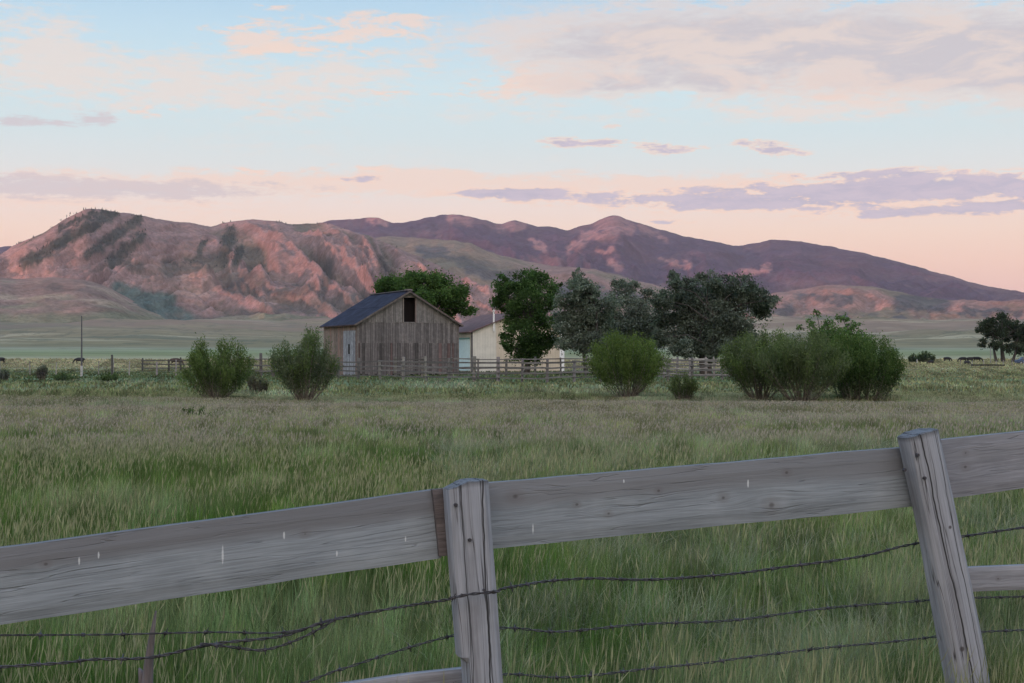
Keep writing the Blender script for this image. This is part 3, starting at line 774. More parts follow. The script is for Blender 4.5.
# ================================================================ grass
def grass(name, N, y0, y1, seed, colour, hfun, wfun, dens_pow, label, lean=.35, xmin=-.52, xmax=.52, mask=None, head=False, cat='grass'):
    rg = np.random.default_rng(seed)
    # density over depth ~ Y**(-dens_pow) per square metre, area grows with Y
    p = 1-dens_pow+1
    uu = rg.random(N); Y = (y0**p+(y1**p-y0**p)*uu)**(1/p)
    X = rg.uniform(xmin, xmax, N)*Y
    if mask is not None:
        k_ = rg.random(N) < mask(X, Y); X = X[k_]; Y = Y[k_]
    # bunch into tufts
    bs = .13
    tx = np.round(X/bs)*bs; ty = np.round(Y/bs)*bs
    pull = rg.random(len(X))*(.6 if y1 < 80 else 0)
    X = X+(tx+(_h(tx/bs, ty/bs, 3)-.5)*bs-X)*pull; Y = Y+(ty+(_h(tx/bs, ty/bs, 4)-.5)*bs-Y)*pull
    n = len(X)
    Z = hground(X, Y)-.02
    h = hfun(X, Y, rg); wd = wfun(Y)*rg.uniform(.6, 1.5, n)
    yaw = rg.uniform(0, math.pi, n); ld = rg.uniform(0, 2*math.pi, n); ln = np.abs(rg.normal(0, lean, n))*h
    wx, wy = np.cos(yaw)*wd/2, np.sin(yaw)*wd/2
    lx, ly = np.cos(ld)*ln+.05*h, np.sin(ld)*ln
    if not head: prof = [(0, .8, 0), (.5, 1.0, .22), (.82, .55, .62), (1.0, 0, 1.0)]
    else: prof = [(0, .4, 0), (.80, .3, .5), (.90, 1.35, .8), (1.0, 0, 1.0)]
    drop = np.clip(ln/h-.5, 0, .8)*.5
    vs = np.empty((n, 7, 3), np.float32); vi = 0
    for i_, (f, wf_, lf) in enumerate(prof):
        zx = X+lx*lf; zy = Y+ly*lf; zz = Z+h*(f-drop*f*f)
        if i_ < 3:
            vs[:, vi, 0] = zx-wx*wf_; vs[:, vi, 1] = zy-wy*wf_; vs[:, vi, 2] = zz
            vs[:, vi+1, 0] = zx+wx*wf_; vs[:, vi+1, 1] = zy+wy*wf_; vs[:, vi+1, 2] = zz; vi += 2
        else:
            vs[:, vi, 0] = zx; vs[:, vi, 1] = zy; vs[:, vi, 2] = zz
    b0 = np.arange(n)[:, None]*7
    q = np.concatenate([b0+np.array([[0, 1, 3, 2]]), b0+np.array([[2, 3, 5, 4]])]); tr = b0+np.array([[4, 5, 6]])
    c = colour(X, Y, rg)
    th_ = _h(np.round(X/(.10+.008*Y)), np.round(Y/(.16+.016*Y)), 9)[:, None]; c = c*(.62+.76*th_)*(1+(_h(tx/bs, ty/bs, 12)[:, None]-.5)*np.array((.35, 0, .2)))
    h_t = _h(tx/bs, ty/bs, 21)
    cols = np.repeat(c[:, None], 7, 1)
    if head is not None:
        cols[:, 4:, :] = cols[:, 4:, :]*.85+.15*np.array((.26, .24, .15)) if head is False else (cols[:, 4:, :]*0+head_col(X, Y, rg)[:, None])
        if head: cols[:, 2:4] = cols[:, 4:6]*.25+cols[:, 2:4]*.75
    o = np_mesh(name, vs.reshape(-1, 3), quads=q, tris=tr, cols=cols.reshape(-1, 3), mat=M_grass)
    return tag(o, label, cat, kind='stuff')

def pxof(X, Y): return 512+X/Y*F
def pyof(Y): return HZ+EYE*F/Y
def base_col(X, Y, rg):
    n = len(X); py = pyof(Y); px = pxof(X, Y)
    px = pxof(X, Y)
    stops = [367.5, 370.5, 372, 378, 381, 385, 392, 400, 412, 440, 455, 490, 540, 620, 700, 900]
    cc = np.array([(.27,.24,.165),(.20,.19,.115),(.095,.11,.06),(.062,.082,.04),(.085,.105,.055),(.165,.17,.095),(.14,.15,.08),(.165,.17,.10),(.25,.21,.165),(.235,.22,.155),(.155,.16,.095),(.105,.15,.05),(.072,.13,.03),(.06,.115,.025),(.055,.105,.025),(.055,.1,.025)])
    pw = py+fbm(X/(2+Y*.14), Y/(1+Y*.07), 401, 3)*np.interp(py, [380,420,500,700], [3,18,50,80])
    c = np.stack([np.interp(pw, stops, cc[:, k]) for k in range(3)], -1)
    rp_ = sst(px, 800, 900)*(1-sst(py, 384, 400)); c = lerp(c, (.24, .22, .13), rp_*.75)
    # right side drier and paler, left lusher
    dry = sst(px, 380, 900)*sst(py, 400, 460)*.65
    dry = np.clip(dry+fbm(X/1.6, Y/1.6, 407, 4)*.9*sst(py, 420, 520), 0, 1)
    c = lerp(c, (.20, .20, .125), dry*.55)
    mau = sst(fbm(X/6, Y/3, 411, 4), -.15, .3)*sst(py, 398, 408)*(1-sst(py, 432, 452))
    c = lerp(c, (.20, .165, .145), mau*.6)
    pal = sst(fbm(X/(1.5+Y*.08), Y/(1+Y*.05), 441, 4), .02, .35)*sst(py, 378, 384)
    c = lerp(c, (.25, .27, .20), pal*.8)
    sp_ = sst(fbm(X/(.25+Y*.012), Y/(.35+Y*.02), 471, 3), .08, .3)*sst(py, 425, 470)
    c = lerp(c, (.26, .27, .20), sp_*(.25+.45*sst(px, 200, 800)))
    sd_ = sst(fbm(X/(.22+Y*.010), Y/(.3+Y*.018), 475, 3), .05, .25)*sst(py, 410, 450)
    c = lerp(c, (.03, .055, .02), sd_*.65)
    dkp = sst(fbm(X/3.2, Y/2.4, 415, 4), .12, .4)*sst(py, 415, 450)
    c = lerp(c, (.05, .095, .03), dkp*.9)
    r_ = rg.random(n)
    c = np.where((r_ < .07)[:, None], c*.4+np.array((.28, .25, .14))*.6, c)
    c = c*rg.uniform(.45, 1.5, (n, 1))*(1+rg.normal(0, .05, (n, 3)))
    g_ = sst(py, 385, 430)[:, None]; return np.clip(c, .01, .8)*(GR*g_+(1-g_))
GR = np.array((1.06, 1.19, .86))
def head_col(X, Y, rg):
    n = len(X); py = pyof(Y)
    m = sst(py, 396, 410)*(1-sst(py, 445, 500))
    return lerp(np.ones((n, 3))*np.array((.26, .245, .15)), (.31, .255, .235), m*.85)*rg.uniform(.75, 1.3, (n, 1))
def hf(X, Y, rg):
    n = len(X); base = .29+fbm(X/2.2, Y/2.6, 421, 4)*.26
    base = base*np.interp(Y, [4, 9, 20, 35, 46, 60, 200], [1.0, 1.1, .95, .62, .42, .35, .3])
    return base*rg.uniform(.55, 1.35, n)
wf_ = lambda Y: np.maximum(.0021, .00030*Y)
grass('meadow_grass', 1250000, 4.2, 60, 11, base_col, hf, wf_, 1.25, 'tall green meadow grass filling the field behind the fence', lean=.22)
grass('undergrowth', 160000, 5.0, 45, 16, lambda X, Y, rg: lerp(np.ones((len(X), 3))*np.array((.05, .085, .03)), (.09, .13, .055), rg.random(len(X)))*rg.uniform(.5, 1.4, (len(X), 1)), lambda X, Y, rg: rg.uniform(.10, .30, len(X))*np.interp(Y, [5, 20, 45], [1, .9, .4]), lambda Y: np.maximum(.009, .0009*Y), 1.2, 'broad low leaves in dark patches under the meadow grass', lean=.6,
      mask=lambda X, Y: .25+.75*sst(fbm(X/1.8, Y/2.5, 451, 4), -.05, .3))
grass('pasture_grass', 190000, 55, 430, 12, base_col, lambda X, Y, rg: rg.uniform(.06, .2, len(X))*np.interp(Y, [55, 90, 200, 260, 430], [1.3, 1, .8, 1.8, 2.6]), lambda Y: .0009*Y, 1.5, 'short pasture turf between the willows and the corral')
grass('seed_grass', 210000, 4.5, 62, 13, base_col, lambda X, Y, rg: rg.uniform(.34, .56, len(X))*np.interp(Y, [4, 20, 35, 48, 60], [1, .9, .62, .42, .35]), lambda Y: np.maximum(.003, .00046*Y), 1.2,
      'pale seed heads standing above the meadow grass', lean=.13, head=True,
      mask=lambda X, Y: np.maximum(.14+.86*sst(fbm(X/(1.6+Y*.09), Y/(1.2+Y*.06), 461, 4), -.12, .2), sst(Y, 22, 30)*(1-sst(Y, 46, 52))*(.35+.65*sst(fbm(X/5, Y/2.6, 481, 4), -.2, .1))))
# matted pale grass on the right
grass('dry_grass', 150000, 6, 24, 14, lambda X, Y, rg: np.ones((len(X), 3))*np.array((.25, .265, .18))*rg.uniform(.6, 1.2, (len(X), 1)),
      lambda X, Y, rg: rg.uniform(.30, .5, len(X)), lambda Y: np.maximum(.0028, .0004*Y), 1.2, 'pale matted grass lodged in patches behind the wires', lean=1.3, xmin=-.05,
      mask=lambda X, Y: sst(fbm(X/.55, Y/.8, 431, 4), .0, .2))

# ================================================================ shrubs and trees
def leaves(n, P0, size, rg, up=.0, asp=2.2):
    """n pointed leaf faces at P0 with random attitude (up: bias of the long axis to vertical)"""
    d = rg.normal(0, 1, (n, 3)); d[:, 2] += up; d /= np.linalg.norm(d, axis=1)[:, None]
    r = rg.normal(0, 1, (n, 3)); s = np.cross(d, r); s /= np.linalg.norm(s, axis=1)[:, None]
    L = (size*rg.uniform(.6, 1.4, n))[:, None]; W = L/asp
    v = np.stack([P0-d*L/2, P0+s*W/2, P0+d*L/2, P0-s*W/2], 1)
    return v.reshape(-1, 3), np.arange(n*4).reshape(n, 4)

M_bark = simple('bark', (.06, .052, .047), .95, .35, 5)
M_stem = simple('willow_stem', (.16, .135, .11), .9, .4, 8)
def shrub(name, px0, px1, ytop, ybase, Y, label, cat='bush', group=None, col=(.075,.12,.035), nst=70, nleaf=9000, size=.085, seed=1, low=.28, grey=0, squat=0, lean=0, depth=1.0, topbumps=.24, asp=3.0, dens=1.0):
    rg = np.random.default_rng(seed)
    xc = at((px0+px1)/2, Y); Wd = (px1-px0)/F*Y*1.12; zb = g0(xc, Y); Ht = (ybase-ytop)/F*Y
    root = empty(name, (xc, Y, zb), label, cat, group)
    tipsx = []
    sm_ = MB(); tips = []; paths = []; nleaf = int(nleaf*1.7)
    for i in range(nst):
        a_ = rg.uniform(0, 2*math.pi); rr_ = rg.random()**.4
        ex = math.cos(a_)*rr_*Wd/2*.97; ey = math.sin(a_)*rr_*Wd/2*.9*depth
        bumpv = 1+topbumps*float(vn(np.array(ex*1.3+seed), np.array(ey*1.3), seed))*2.2
        ez = Ht*(1-.42*rr_**3)*rg.uniform(.9, 1.0)*bumpv
        bs_ = .16+squat; bx_, by_ = ex*bs_+rg.normal(0, .05), ey*bs_
        pts = []
        for s in (0, .35, .7, 1.0):
            f = s**.85
            pts.append(np.array((bx_+(ex-bx_)*f+lean*s*s, by_+(ey-by_)*f, ez*s**1.1-.05))+rg.normal(0, .03, 3)*s)
        paths.append(pts)
        if i < 46: sm_.tube(pts, [.02, .014, .008, .003], 4, tone=tuple(np.ones(3)*rg.uniform(.6, 1.3)), cap=False)
    sm_.build('stems', M_stem, root)
    # leaves along the paths and on twigs beside them
    pid = rg.integers(0, nst, nleaf); s = rg.beta(2.2, 1.15, nleaf); s = low+(1.06-low)*s
    PP = np.array(paths)   # nst,4,3
    kk = np.array((0, .35, .7, 1.0))
    P0 = np.stack([[0]*nleaf]*3, -1).astype(float)
    for k in range(3):
        for j in range(3):
            mk = (s >= kk[j]) & ((s < kk[j+1]) | (j == 2)); f = (s[mk]-kk[j])/(kk[j+1]-kk[j])
            P0[mk, k] = PP[pid[mk], j, k]*(1-f)+PP[pid[mk], j+1, k]*f
    P0 += rg.normal(0, 1, (nleaf, 3))*np.array((.085, .085, .085))*(Wd/2.8)
    P0[:, 2] = np.maximum(P0[:, 2], .02)
    v, q = leaves(nleaf, P0, size, rg, up=1.3, asp=asp)
    c = np.ones((nleaf, 3))*np.array(col)
    c = c*.92
    stemtone = rg.uniform(.7, 1.3, nst)[pid][:, None]
    c = c*stemtone*rg.uniform(.7, 1.35, (nleaf, 1))
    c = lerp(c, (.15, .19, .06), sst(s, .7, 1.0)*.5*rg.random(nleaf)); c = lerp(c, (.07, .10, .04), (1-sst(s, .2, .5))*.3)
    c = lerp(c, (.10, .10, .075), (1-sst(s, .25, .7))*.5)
    if grey: c = lerp(c, (.14, .14, .125), np.clip(grey*(rg.random(nst)[pid] > .45)+0, 0, 1)*1.0)
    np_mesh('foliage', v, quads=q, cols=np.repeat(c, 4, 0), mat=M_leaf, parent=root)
    return root
GW = 'willow bushes in the pasture'
shrub('willow_bush', 181,252,347,402, 52, 'green willow bush farthest left, rounded top, left of the other one by the barn', 'bush', GW, (.088,.125,.042), 80, 11000, .085, 101)
shrub('willow_bush', 272,336,338,402, 51, 'willow bush with a grey right flank directly left of the barn', 'bush', GW, (.085,.12,.045), 80, 10000, .085, 102, grey=.35)
shrub('willow_bush', 590,664,333,399, 52.5, 'neat dome shaped willow bush standing alone in front of the silvery trees', 'bush', GW, (.085,.125,.035), 95, 14000, .08, 103, topbumps=.05)
shrub('small_bush', 667,698,373,402, 50.5, 'small dark bush beside the lone dome shaped willow', 'bush', None, (.06,.08,.035), 40, 2600, .07, 104)
shrub('willow_bush', 722,798,334,401, 51.5, 'willow bush with bare grey stems, left one of the dense clump at right', 'bush', GW, (.088,.125,.042), 110, 15000, .085, 105, grey=.3, topbumps=.1)
shrub('willow_bush', 758,844,332,402, 50, 'greyish willow bush, middle one of the dense clump at right', 'bush', GW, (.085,.115,.045), 120, 16000, .085, 106, grey=.22, topbumps=.1)
shrub('willow_bush', 824,899,336,402, 52, 'darkest and roundest willow bush, right one of the dense clump', 'bush', GW, (.055,.095,.03), 110, 20000, .085, 107, low=.1, squat=.35, topbumps=.06)
shrub('low_shrub', 178,208,408,424, 33, 'little dark shrub low in the meadow below the left willow', 'shrub', None, (.05,.085,.035), 24, 900, .06, 108, low=.1)
GS = 'grey sagebrush along the far left ditch'
for i, (a_, b2, tp, bs, Yd, lb) in enumerate([(-6,10,368,379,98,'pale grey sagebrush at the left edge of the photo'), (36,48,364,379,100,'tall twiggy grey sagebrush left of the slim pole'),
        (18,34,370,381,96,'low grey sagebrush between the edge one and the tall twiggy one'), (54,76,372,380,97,'broad dark green shrub just left of the slim pole'),
        (98,118,374,383,92,'dark green shrub right of the slim pole beneath the wire fence'), (80,94,375,383,90,'low dark shrub at the foot of the slim pole'),
        (248,266,368,392,62,'grey twiggy shrub between the two left willows')]):
    if i in (2, 5): continue
    shrub('sagebrush', a_, b2, tp, bs, Yd, lb, 'shrub', GS if i < 3 else None, [(.13,.14,.13),(.13,.12,.12),(.12,.14,.12),(.075,.11,.055),(.07,.105,.05),(.07,.10,.05),(.12,.115,.095)][i], 26, 1500, .11, 120+i, low=.1, squat=.3)

def tree(name, px, Y, ybase, clusters, label, cat, col, leaf=.2, per=900, seed=1, trunk_r=.28, group=None, up=.0, asp=1.7, tips=.3, spread=1.0, col2=None, forks=1, bark=None, shell=.55, sub=9):
    """clusters: (px, py, r_px) blobs of the crown in the photograph, given a depth of their own"""
    rg = np.random.default_rng(seed)
    xc = at(px, Y); zb = g0(xc, Y); root = empty(name, (xc, Y, zb), label, cat, group)
    mb = MB(); cs = []
    for (cx_, cy_, r_) in clusters:
        rm = r_/F*Y; oy = rg.uniform(-1, 1)*spread*max(c[2] for c in clusters)/F*Y*1.1
        Yc = Y+oy; p = np.array((at(cx_, Yc)-xc, oy, pz(cy_, Yc)-zb)); cs.append((p, rm))
    topz = max(c[0][2] for c in cs); cz = min(c[0][2]-c[1]*.4 for c in cs)
    fork = max(.8, cz*.75+.3)
    bases = [np.array((rg.normal(0, .25)*forks*(forks > 1), rg.normal(0, .25)*(forks > 1), -.25)) for _ in range(forks)]
    tp = []
    for bi, b_ in enumerate(bases):
        t1 = np.array((b_[0]*1.4+rg.normal(0, .15), b_[1]*1.4, fork)); t2 = np.array((t1[0]*1.3+rg.normal(0, .3), t1[1]*1.3, topz*.62))
        mid = (b_+t1)/2+rg.normal(0, .06, 3)
        mb.tube([b_, mid, t1, (t1+t2)/2+rg.normal(0, .12, 3), t2], [trunk_r*1.25, trunk_r, trunk_r*.85, trunk_r*.55, trunk_r*.25], 8, cap=False)
        tp.append((t1, t2))
    twigs = []
    for (p, rm) in cs:
        t1, t2 = tp[rg.integers(0, len(tp))]
        f = np.clip((p[2]-t1[2]*1.1)/(t2[2]-t1[2]+.01)*.6, 0, 1); s0 = t1+(t2-t1)*f
        mid = (s0+p)/2+np.array((0, 0, .12*np.linalg.norm(p-s0)))+rg.normal(0, .1, 3)
        mb.tube([s0, mid, p], [trunk_r*.42, trunk_r*.24, trunk_r*.09], 6, cap=False)
        for k in range(sub):
            d = rg.normal(0, 1, 3); d[2] += .35; d /= np.linalg.norm(d); e_ = p+d*rm*rg.uniform(.6, 1.05)
            mb.tube([p*.6+mid*.4, p+d*rm*.35, e_], [trunk_r*.10, trunk_r*.06, trunk_r*.02], 3, cap=False)
            twigs.append((e_, rm, len(twigs)))
    mb.build('trunk', bark or M_bark, root, smooth=True)
    Ps = []; Cs = []
    for (p, rm) in cs:
        n = int(per*1.9*(rm/1.6)**2)
        nb_ = max(6, int(sub*1.6))
        bc = rg.normal(0, 1, (nb_, 3)); bc /= np.linalg.norm(bc, axis=1)[:, None]
        bc = p+bc*rm*(rg.uniform(.25, 1.0, (nb_, 1))**.6)*np.array((1, 1, .85))
        tone = rg.uniform(.6, 1.4, nb_)
        ii = rg.integers(0, nb_, n); br = rm*rg.uniform(.22, .5, nb_)[ii]
        P_ = bc[ii]+rg.normal(0, 1, (n, 3))*br[:, None]*np.array((.62, .62, .5))
        Ps.append(P_); c = np.ones((n, 3))*np.array(col)
        if col2 is not None:
            c = lerp(c, col2, np.clip(rg.normal(.4, .35, nb_)[ii], 0, 1))
        Cs.append(c*tone[ii][:, None]*rg.uniform(.7, 1.3, (n, 1)))
    c_all = np.mean([p for p, _ in cs], 0)
    for _k in range(len(cs)//2):   # inner foliage closes the middle of the crown
        pa, ra = cs[rg.integers(0, len(cs))]; pb_, rb = cs[rg.integers(0, len(cs))]; f_ = rg.uniform(.2, .8)
        if abs(pa[0]-pb_[0])+abs(pa[2]-pb_[2]) > (ra+rb)*1.6: continue
        n = int(per*.9); Ps.append(pa*f_+pb_*(1-f_)+rg.normal(0, 1, (n, 3))*ra*.45); Cs.append(np.ones((n, 3))*np.array(col)*rg.uniform(.6, 1.3, (n, 1)))
    P0 = np.concatenate(Ps); c = np.concatenate(Cs); n = len(P0)
    P0[:, 2] = np.maximum(P0[:, 2], .25)
    v, q = leaves(n, P0, leaf, rg, up=up, asp=asp)
    np_mesh('crown', v, quads=q, cols=np.repeat(c, 4, 0), mat=M_leaf, parent=root)
    return root
# broad tree behind the barn
tree('cottonwood', 425, 150, 362, [(392,290,14),(410,285,14),(428,284,15),(446,290,14),(458,299,13),(435,300,16),(415,300,16),(466,308,8),(445,312,12),(382,290,8),(400,310,14),(424,316,14)],
     'broad bright green tree rising behind the barn roof', 'tree', (.07,.12,.035), .24, 2300, 201, .35, col2=(.05,.095,.03))
# tree in front of the shed
tree('cottonwood', 526, 134, 366, [(506,285,12),(522,282,12),(540,280,12),(553,288,9),(520,298,17),(540,300,16),(504,302,12),(526,316,18),(545,322,13),(512,322,10),(528,334,18),(540,344,14),(507,338,8),(507,346,7),(522,350,13),(536,354,12),(501,293,7),(551,338,8)],
     'dense dark green tree standing in front of the cream shed', 'tree', (.05,.09,.03), .2, 1900, 202, .3, col2=(.065,.11,.035))
SV = (.095,.115,.085); SV2 = (.165,.185,.15)
GT = 'silvery trees behind the corral'
tree('silver_tree', 590, 128, 364, [(578,274,6),(578,282,9),(576,290,12),(590,292,12),(566,300,11),(584,306,16),(602,308,14),(572,322,16),(592,326,18),(606,332,14),(570,340,13),(588,344,15),(600,350,12),(560,318,9),(582,312,14),(598,320,15),(580,334,15),(612,344,12),(562,334,9)],
     'silvery leaved tree with a pointed top next to the dense green tree', 'tree', SV, .2, 1500, 203, .2, GT, up=.7, col2=SV2, forks=2)
tree('silver_tree', 632, 136, 363, [(618,285,8),(632,286,9),(646,296,9),(622,300,14),(640,308,13),(616,318,14),(634,324,16),(650,322,11),(624,340,14),(642,342,14),(655,338,10),(630,332,15),(612,330,12),(630,350,12),(648,350,11),(660,322,9)],
     'thin middle silvery tree, hazier than its two neighbours', 'tree', (.11,.125,.10), .2, 1500, 204, .17, GT, up=.7, col2=SV2, forks=2)
tree('silver_tree', 706, 124, 365, [(674,276,6),(675,286,9),(690,283,9),(708,280,11),(724,284,12),(742,286,12),(758,293,10),(770,300,8),(664,300,12),(682,302,16),(702,300,17),(722,304,18),(744,306,16),(760,310,10),(668,320,15),(690,322,18),(714,324,19),(738,324,16),(676,338,14),(698,342,17),(720,342,16),(742,338,11),(774,300,5),(656,300,7),(690,310,16),(706,330,18),(728,330,18),(694,336,16),(662,338,11),(684,350,12),(708,352,12),(730,350,12),(750,334,10),(716,296,14),(736,298,13)],
     'widest silvery leaved tree, spreading above the right end of the corral', 'tree', (.08,.10,.075), .2, 1900, 205, .2, GT, up=.7, col2=(.14,.16,.13), forks=3)
tree('light_green_tree', 838, 72, 372, [(816,313,5),(810,322,6),(826,325,8),(842,318,7),(852,325,9),(836,334,11),(818,334,9),(850,338,11),(862,334,6),(800,328,4),(828,350,11),(845,352,11)],
     'loose light green sapling showing above the right willow clump', 'tree', (.10,.16,.055), .12, 1900, 206, .07, col2=(.08,.13,.045), forks=3)
tree('dark_tree', 1006, 345, 362, [(984,324,6),(993,322,6),(1003,318,6),(979,330,4),(990,334,7),(1001,333,7),(982,343,5),(996,345,6),(1010,325,8),(1014,338,9),(1022,330,9),(1030,336,10),(1020,348,8),(1036,346,9),(1008,348,6),(1045,330,8),(1002,316,4)],
     'dark open crowned tree in the distance at the right edge', 'tree', (.045,.06,.035), .42, 420, 207, .35, col2=(.035,.045,.03), forks=4)
shrub('distant_bush', 918,934, 352,363, 330, 'larger rounded dark bush in the distance near the cattle', 'bush', None, (.045,.065,.04), 24, 900, .5, 130, low=.0, squat=.5)
shrub('distant_bush', 908,918, 354,363, 335, 'smaller dark bush in the distance left of the larger one', 'bush', None, (.05,.07,.045), 20, 500, .5, 131, low=.0, squat=.5)

# ================================================================ barn
def planks(mb, x0, x1, zlo, zhi, y, th_, wmin, wmax, rnd, tonef, gap=.012, zjit=.03, skip=None):
    """vertical boards on the plane y, thickness th_ outwards (-y); zlo/zhi may be functions of x"""
    x = x0
    while x < x1-.02:
        w_ = min(rnd.uniform(wmin, wmax), x1-x); xa, xb = x+gap/2, x+w_-gap/2
        la, lb = (zlo(xa), zlo(xb)) if callable(zlo) else (zlo, zlo)
        ha, hb = (zhi(xa), zhi(xb)) if callable(zhi) else (zhi, zhi)
        jz = rnd.uniform(0, zjit); yo = y-rnd.uniform(0, .012)
        segs = [(la+jz, lb+jz, ha, hb)]
        if skip and xb > skip[0] and xa < skip[1]:
            segs = [(la+jz, lb+jz, skip[2], skip[2]), (skip[3], skip[3], ha, hb)]
        for (l1, l2, h1, h2) in segs:
            if h1-l1 < .02 or h2-l2 < .02: continue
            vs = [(xa, yo-th_, l1), (xb, yo-th_, l2), (xb, yo-th_, h2), (xa, yo-th_, h1), (xa, y, l1), (xb, y, l2), (xb, y, h2), (xa, y, h1)]
            mb.add(vs, [(0,1,2,3),(7,6,5,4),(0,3,7,4),(1,5,6,2),(3,2,6,7),(0,4,5,1)], tonef(x))
        x += w_
rnd = random.Random(4)
TH = R(25); bA = Vector((at(357.5, 120), 120, 0)); W = 9.2; LB = 9.3
barn = empty('barn', (bA.x, bA.y, g0(bA.x, bA.y)-.05), 'old weathered grey plank barn with a dark loft opening and a blue grey roof', 'barn', None, TH)
EV = 4.55; RG = 7.3
M_bw = wood_mat('barn_board', (.15,.138,.136), (.075,.068,.068), (.23,.21,.205), gs=.5, axis='Z', crack=.5)
M_dark = simple('interior_shade', (.006, .003, .003), .9, .2)
gz_ = lambda x: EV+(RG-EV)*(1-abs(x-W/2)/(W/2))
mb = MB()
def tn(lo, hi, tint=(1, 1, 1), red=0):
    def f(x):
        k = rnd.uniform(lo, hi); r = rnd.random() < red
        return (k*tint[0]*(1.08 if r else 1), k*tint[1]*(.82 if r else 1), k*tint[2]*(.8 if r else 1))
    return f
ox0, ox1, oz0, oz1 = W/2-.45, W/2+.60, 4.66, 6.75
planks(mb, 0, W, 0, 2.85, 0, .03, .16, .30, rnd, tn(.4, .95, (1.0, .97, .97), .12), .03, .25)
planks(mb, 0, W, 2.8, 4.62, .02, .03, .16, .28, rnd, tn(.6, 1.15, (1, .98, .98)), .02, .05)
planks(mb, .0, W, 4.55, lambda x: gz_(x)-.03, -.012, .03, .16, .28, rnd, tn(.85, 1.3, (1, 1, .97)), .02, .06, skip=(ox0, ox1, oz0, oz1))
mb.build('gable_wall', M_bw, barn)
# backing inside: shell painted near black as the shade within the barn
mb = MB(); mb.box(.12, W-.12, .5, LB-.1, 0, EV-.2)
mb.add([(.12,.5,EV-.2),(W-.12,.5,EV-.2),(W/2,.5,RG-.25),(.12,LB-.1,EV-.2),(W-.12,LB-.1,EV-.2),(W/2,LB-.1,RG-.25)], [(0,1,2),(3,5,4),(0,2,5,3),(1,4,5,2)])
mb.build('dark_backing', M_dark, barn)
mb = MB(); mb.box(ox0-.1, ox0, -.06, .06, oz0-.05, oz1+.1, (1.5,1.4,1.3)); mb.box(ox1, ox1+.1, -.06, .06, oz0-.05, oz1+.1, (1.1,.9,.85)); mb.box(ox0, ox1, -.06, .06, oz1, oz1+.1, (1.3,1.2,1.1)); mb.box(ox0, ox1, -.06, .1, oz0-.08, oz0)
mb.build('loft_opening', M_bw, barn)
# side wall (left, x=0, runs back)
mb = MB(); Mz = Matrix.Rotation(R(90), 4, 'Z')   # local x -> barn y
def side(mb_, xpos, sgn, args, kw={}):
    t_ = MB(); planks(t_, *args, **kw)
    vs = [Vector((xpos+sgn*(p[1]), p[0], p[2])) for p in t_.v]
    b0 = len(mb_.v); mb_.v += [tuple(p) for p in vs]; mb_.f += [[b0+i for i in f] for f in t_.f]; mb_.c += t_.c
side(mb, 0, 1, (0.05, LB, 0, EV-.05, 0, .03, .16, .28, rnd, tn(.75, 1.3, (1.25, 1.02, .85), .2)))
mb.build('side_wall', M_bw, barn)
mb = MB(); side(mb, W, -1, (0.05, LB, 0, EV-.05, 0, .03, .16, .28, rnd, tn(.5, 1.0))); mb.build('side_wall', M_bw, barn)
mb = MB(); t_ = MB(); planks(t_, 0, W, 0, lambda x: gz_(x)-.03, 0, .03, .16, .28, rnd, tn(.5, 1.0)); mb.add([(p[0], LB-p[1], p[2]) for p in t_.v], t_.f); mb.build('gable_wall', M_bw, barn)
# door on the side wall: pale sliding door with a small dark slit
M_pale = wood_mat('pale_door', (.21,.21,.225), (.22,.22,.24), (.42,.42,.44), gs=.5, axis='Z', crack=.5)
mb = MB(); side(mb, -.05, 1, (.35, 3.6, .1, 3.9, 0, .035, .2, .3, rnd, tn(.72, 1.05)))
dr = mb.build('door', M_pale, barn)
mb = MB(); mb.box(-.11, -.083, 1.75, 2.15, 1.9, 2.75); mb.build('window', M_dark, dr)
# roof
M_roof = simple('barn_roofing', (.022, .022, .036), .9, .35, 1.6, spec=.1)
mb = MB(); rsl = math.hypot(W/2, RG-EV)
for sgn in (-1, 1):
    def rp(s, y, dz=0):   # s: 0 at ridge, 1 at eave, overhang >1
        return (W/2+sgn*(W/2)*s, y, RG+.05-(RG-EV)*s+dz)
    ny = 16
    for i in range(ny):
        ya = -.35+(LB+.7)*i/ny; yb = -.35+(LB+.7)*(i+1)/ny-.015
        tone = (1, 1, 1) if rnd.random() > .2 else (1.35, 1.2, 1.1)
        k = rnd.uniform(.85, 1.15); tone = tuple(c*k for c in tone)
        for (s0, s1, dz) in ((0, .52, .02), (.50, 1.08, 0)):
            vs = [rp(s0, ya, dz), rp(s0, yb, dz), rp(s1, yb, dz), rp(s1, ya, dz), rp(s0, ya, dz-.05), rp(s0, yb, dz-.05), rp(s1, yb, dz-.05), rp(s1, ya, dz-.05)]
            mb.add(vs, [(0,1,2,3),(7,6,5,4),(0,4,5,1),(1,5,6,2),(2,6,7,3),(3,7,4,0)], tone)
rf = mb.build('roof', M_roof, barn)
mb = MB(); mb.box(W/2-.25, W/2+.25, -.3, .35, RG+.04, RG+.16, (1.1,1,1)); mb.box(W/2-.18, W/2+.18, .35, LB+.3, RG+.05, RG+.12, (.8,.8,.8)); mb.build('ridge_board', M_bw, rf)
mb = MB()
mb.beam((-.36, -.36, EV-.22), (W/2, -.36, RG-.06), .03, .14, (.75, .68, .62)); mb.beam((W/2, -.36, RG-.06), (W+.36, -.36, EV-.22), .03, .14, (.7, .6, .55))
for sx in (-.32, W+.32): mb.beam((sx, -.3, EV-.2), (sx, LB+.3, EV-.2), .04, .12, (1.2, .75, .5))
mb.build('fascia', M_bw, rf)
for xx in (0, W):
    o = MB(); o.box(xx-.07, xx+.07, -.05, .09, 0, EV-.1, (.9, .85, .8)); o.build('corner_post', M_bw, barn)

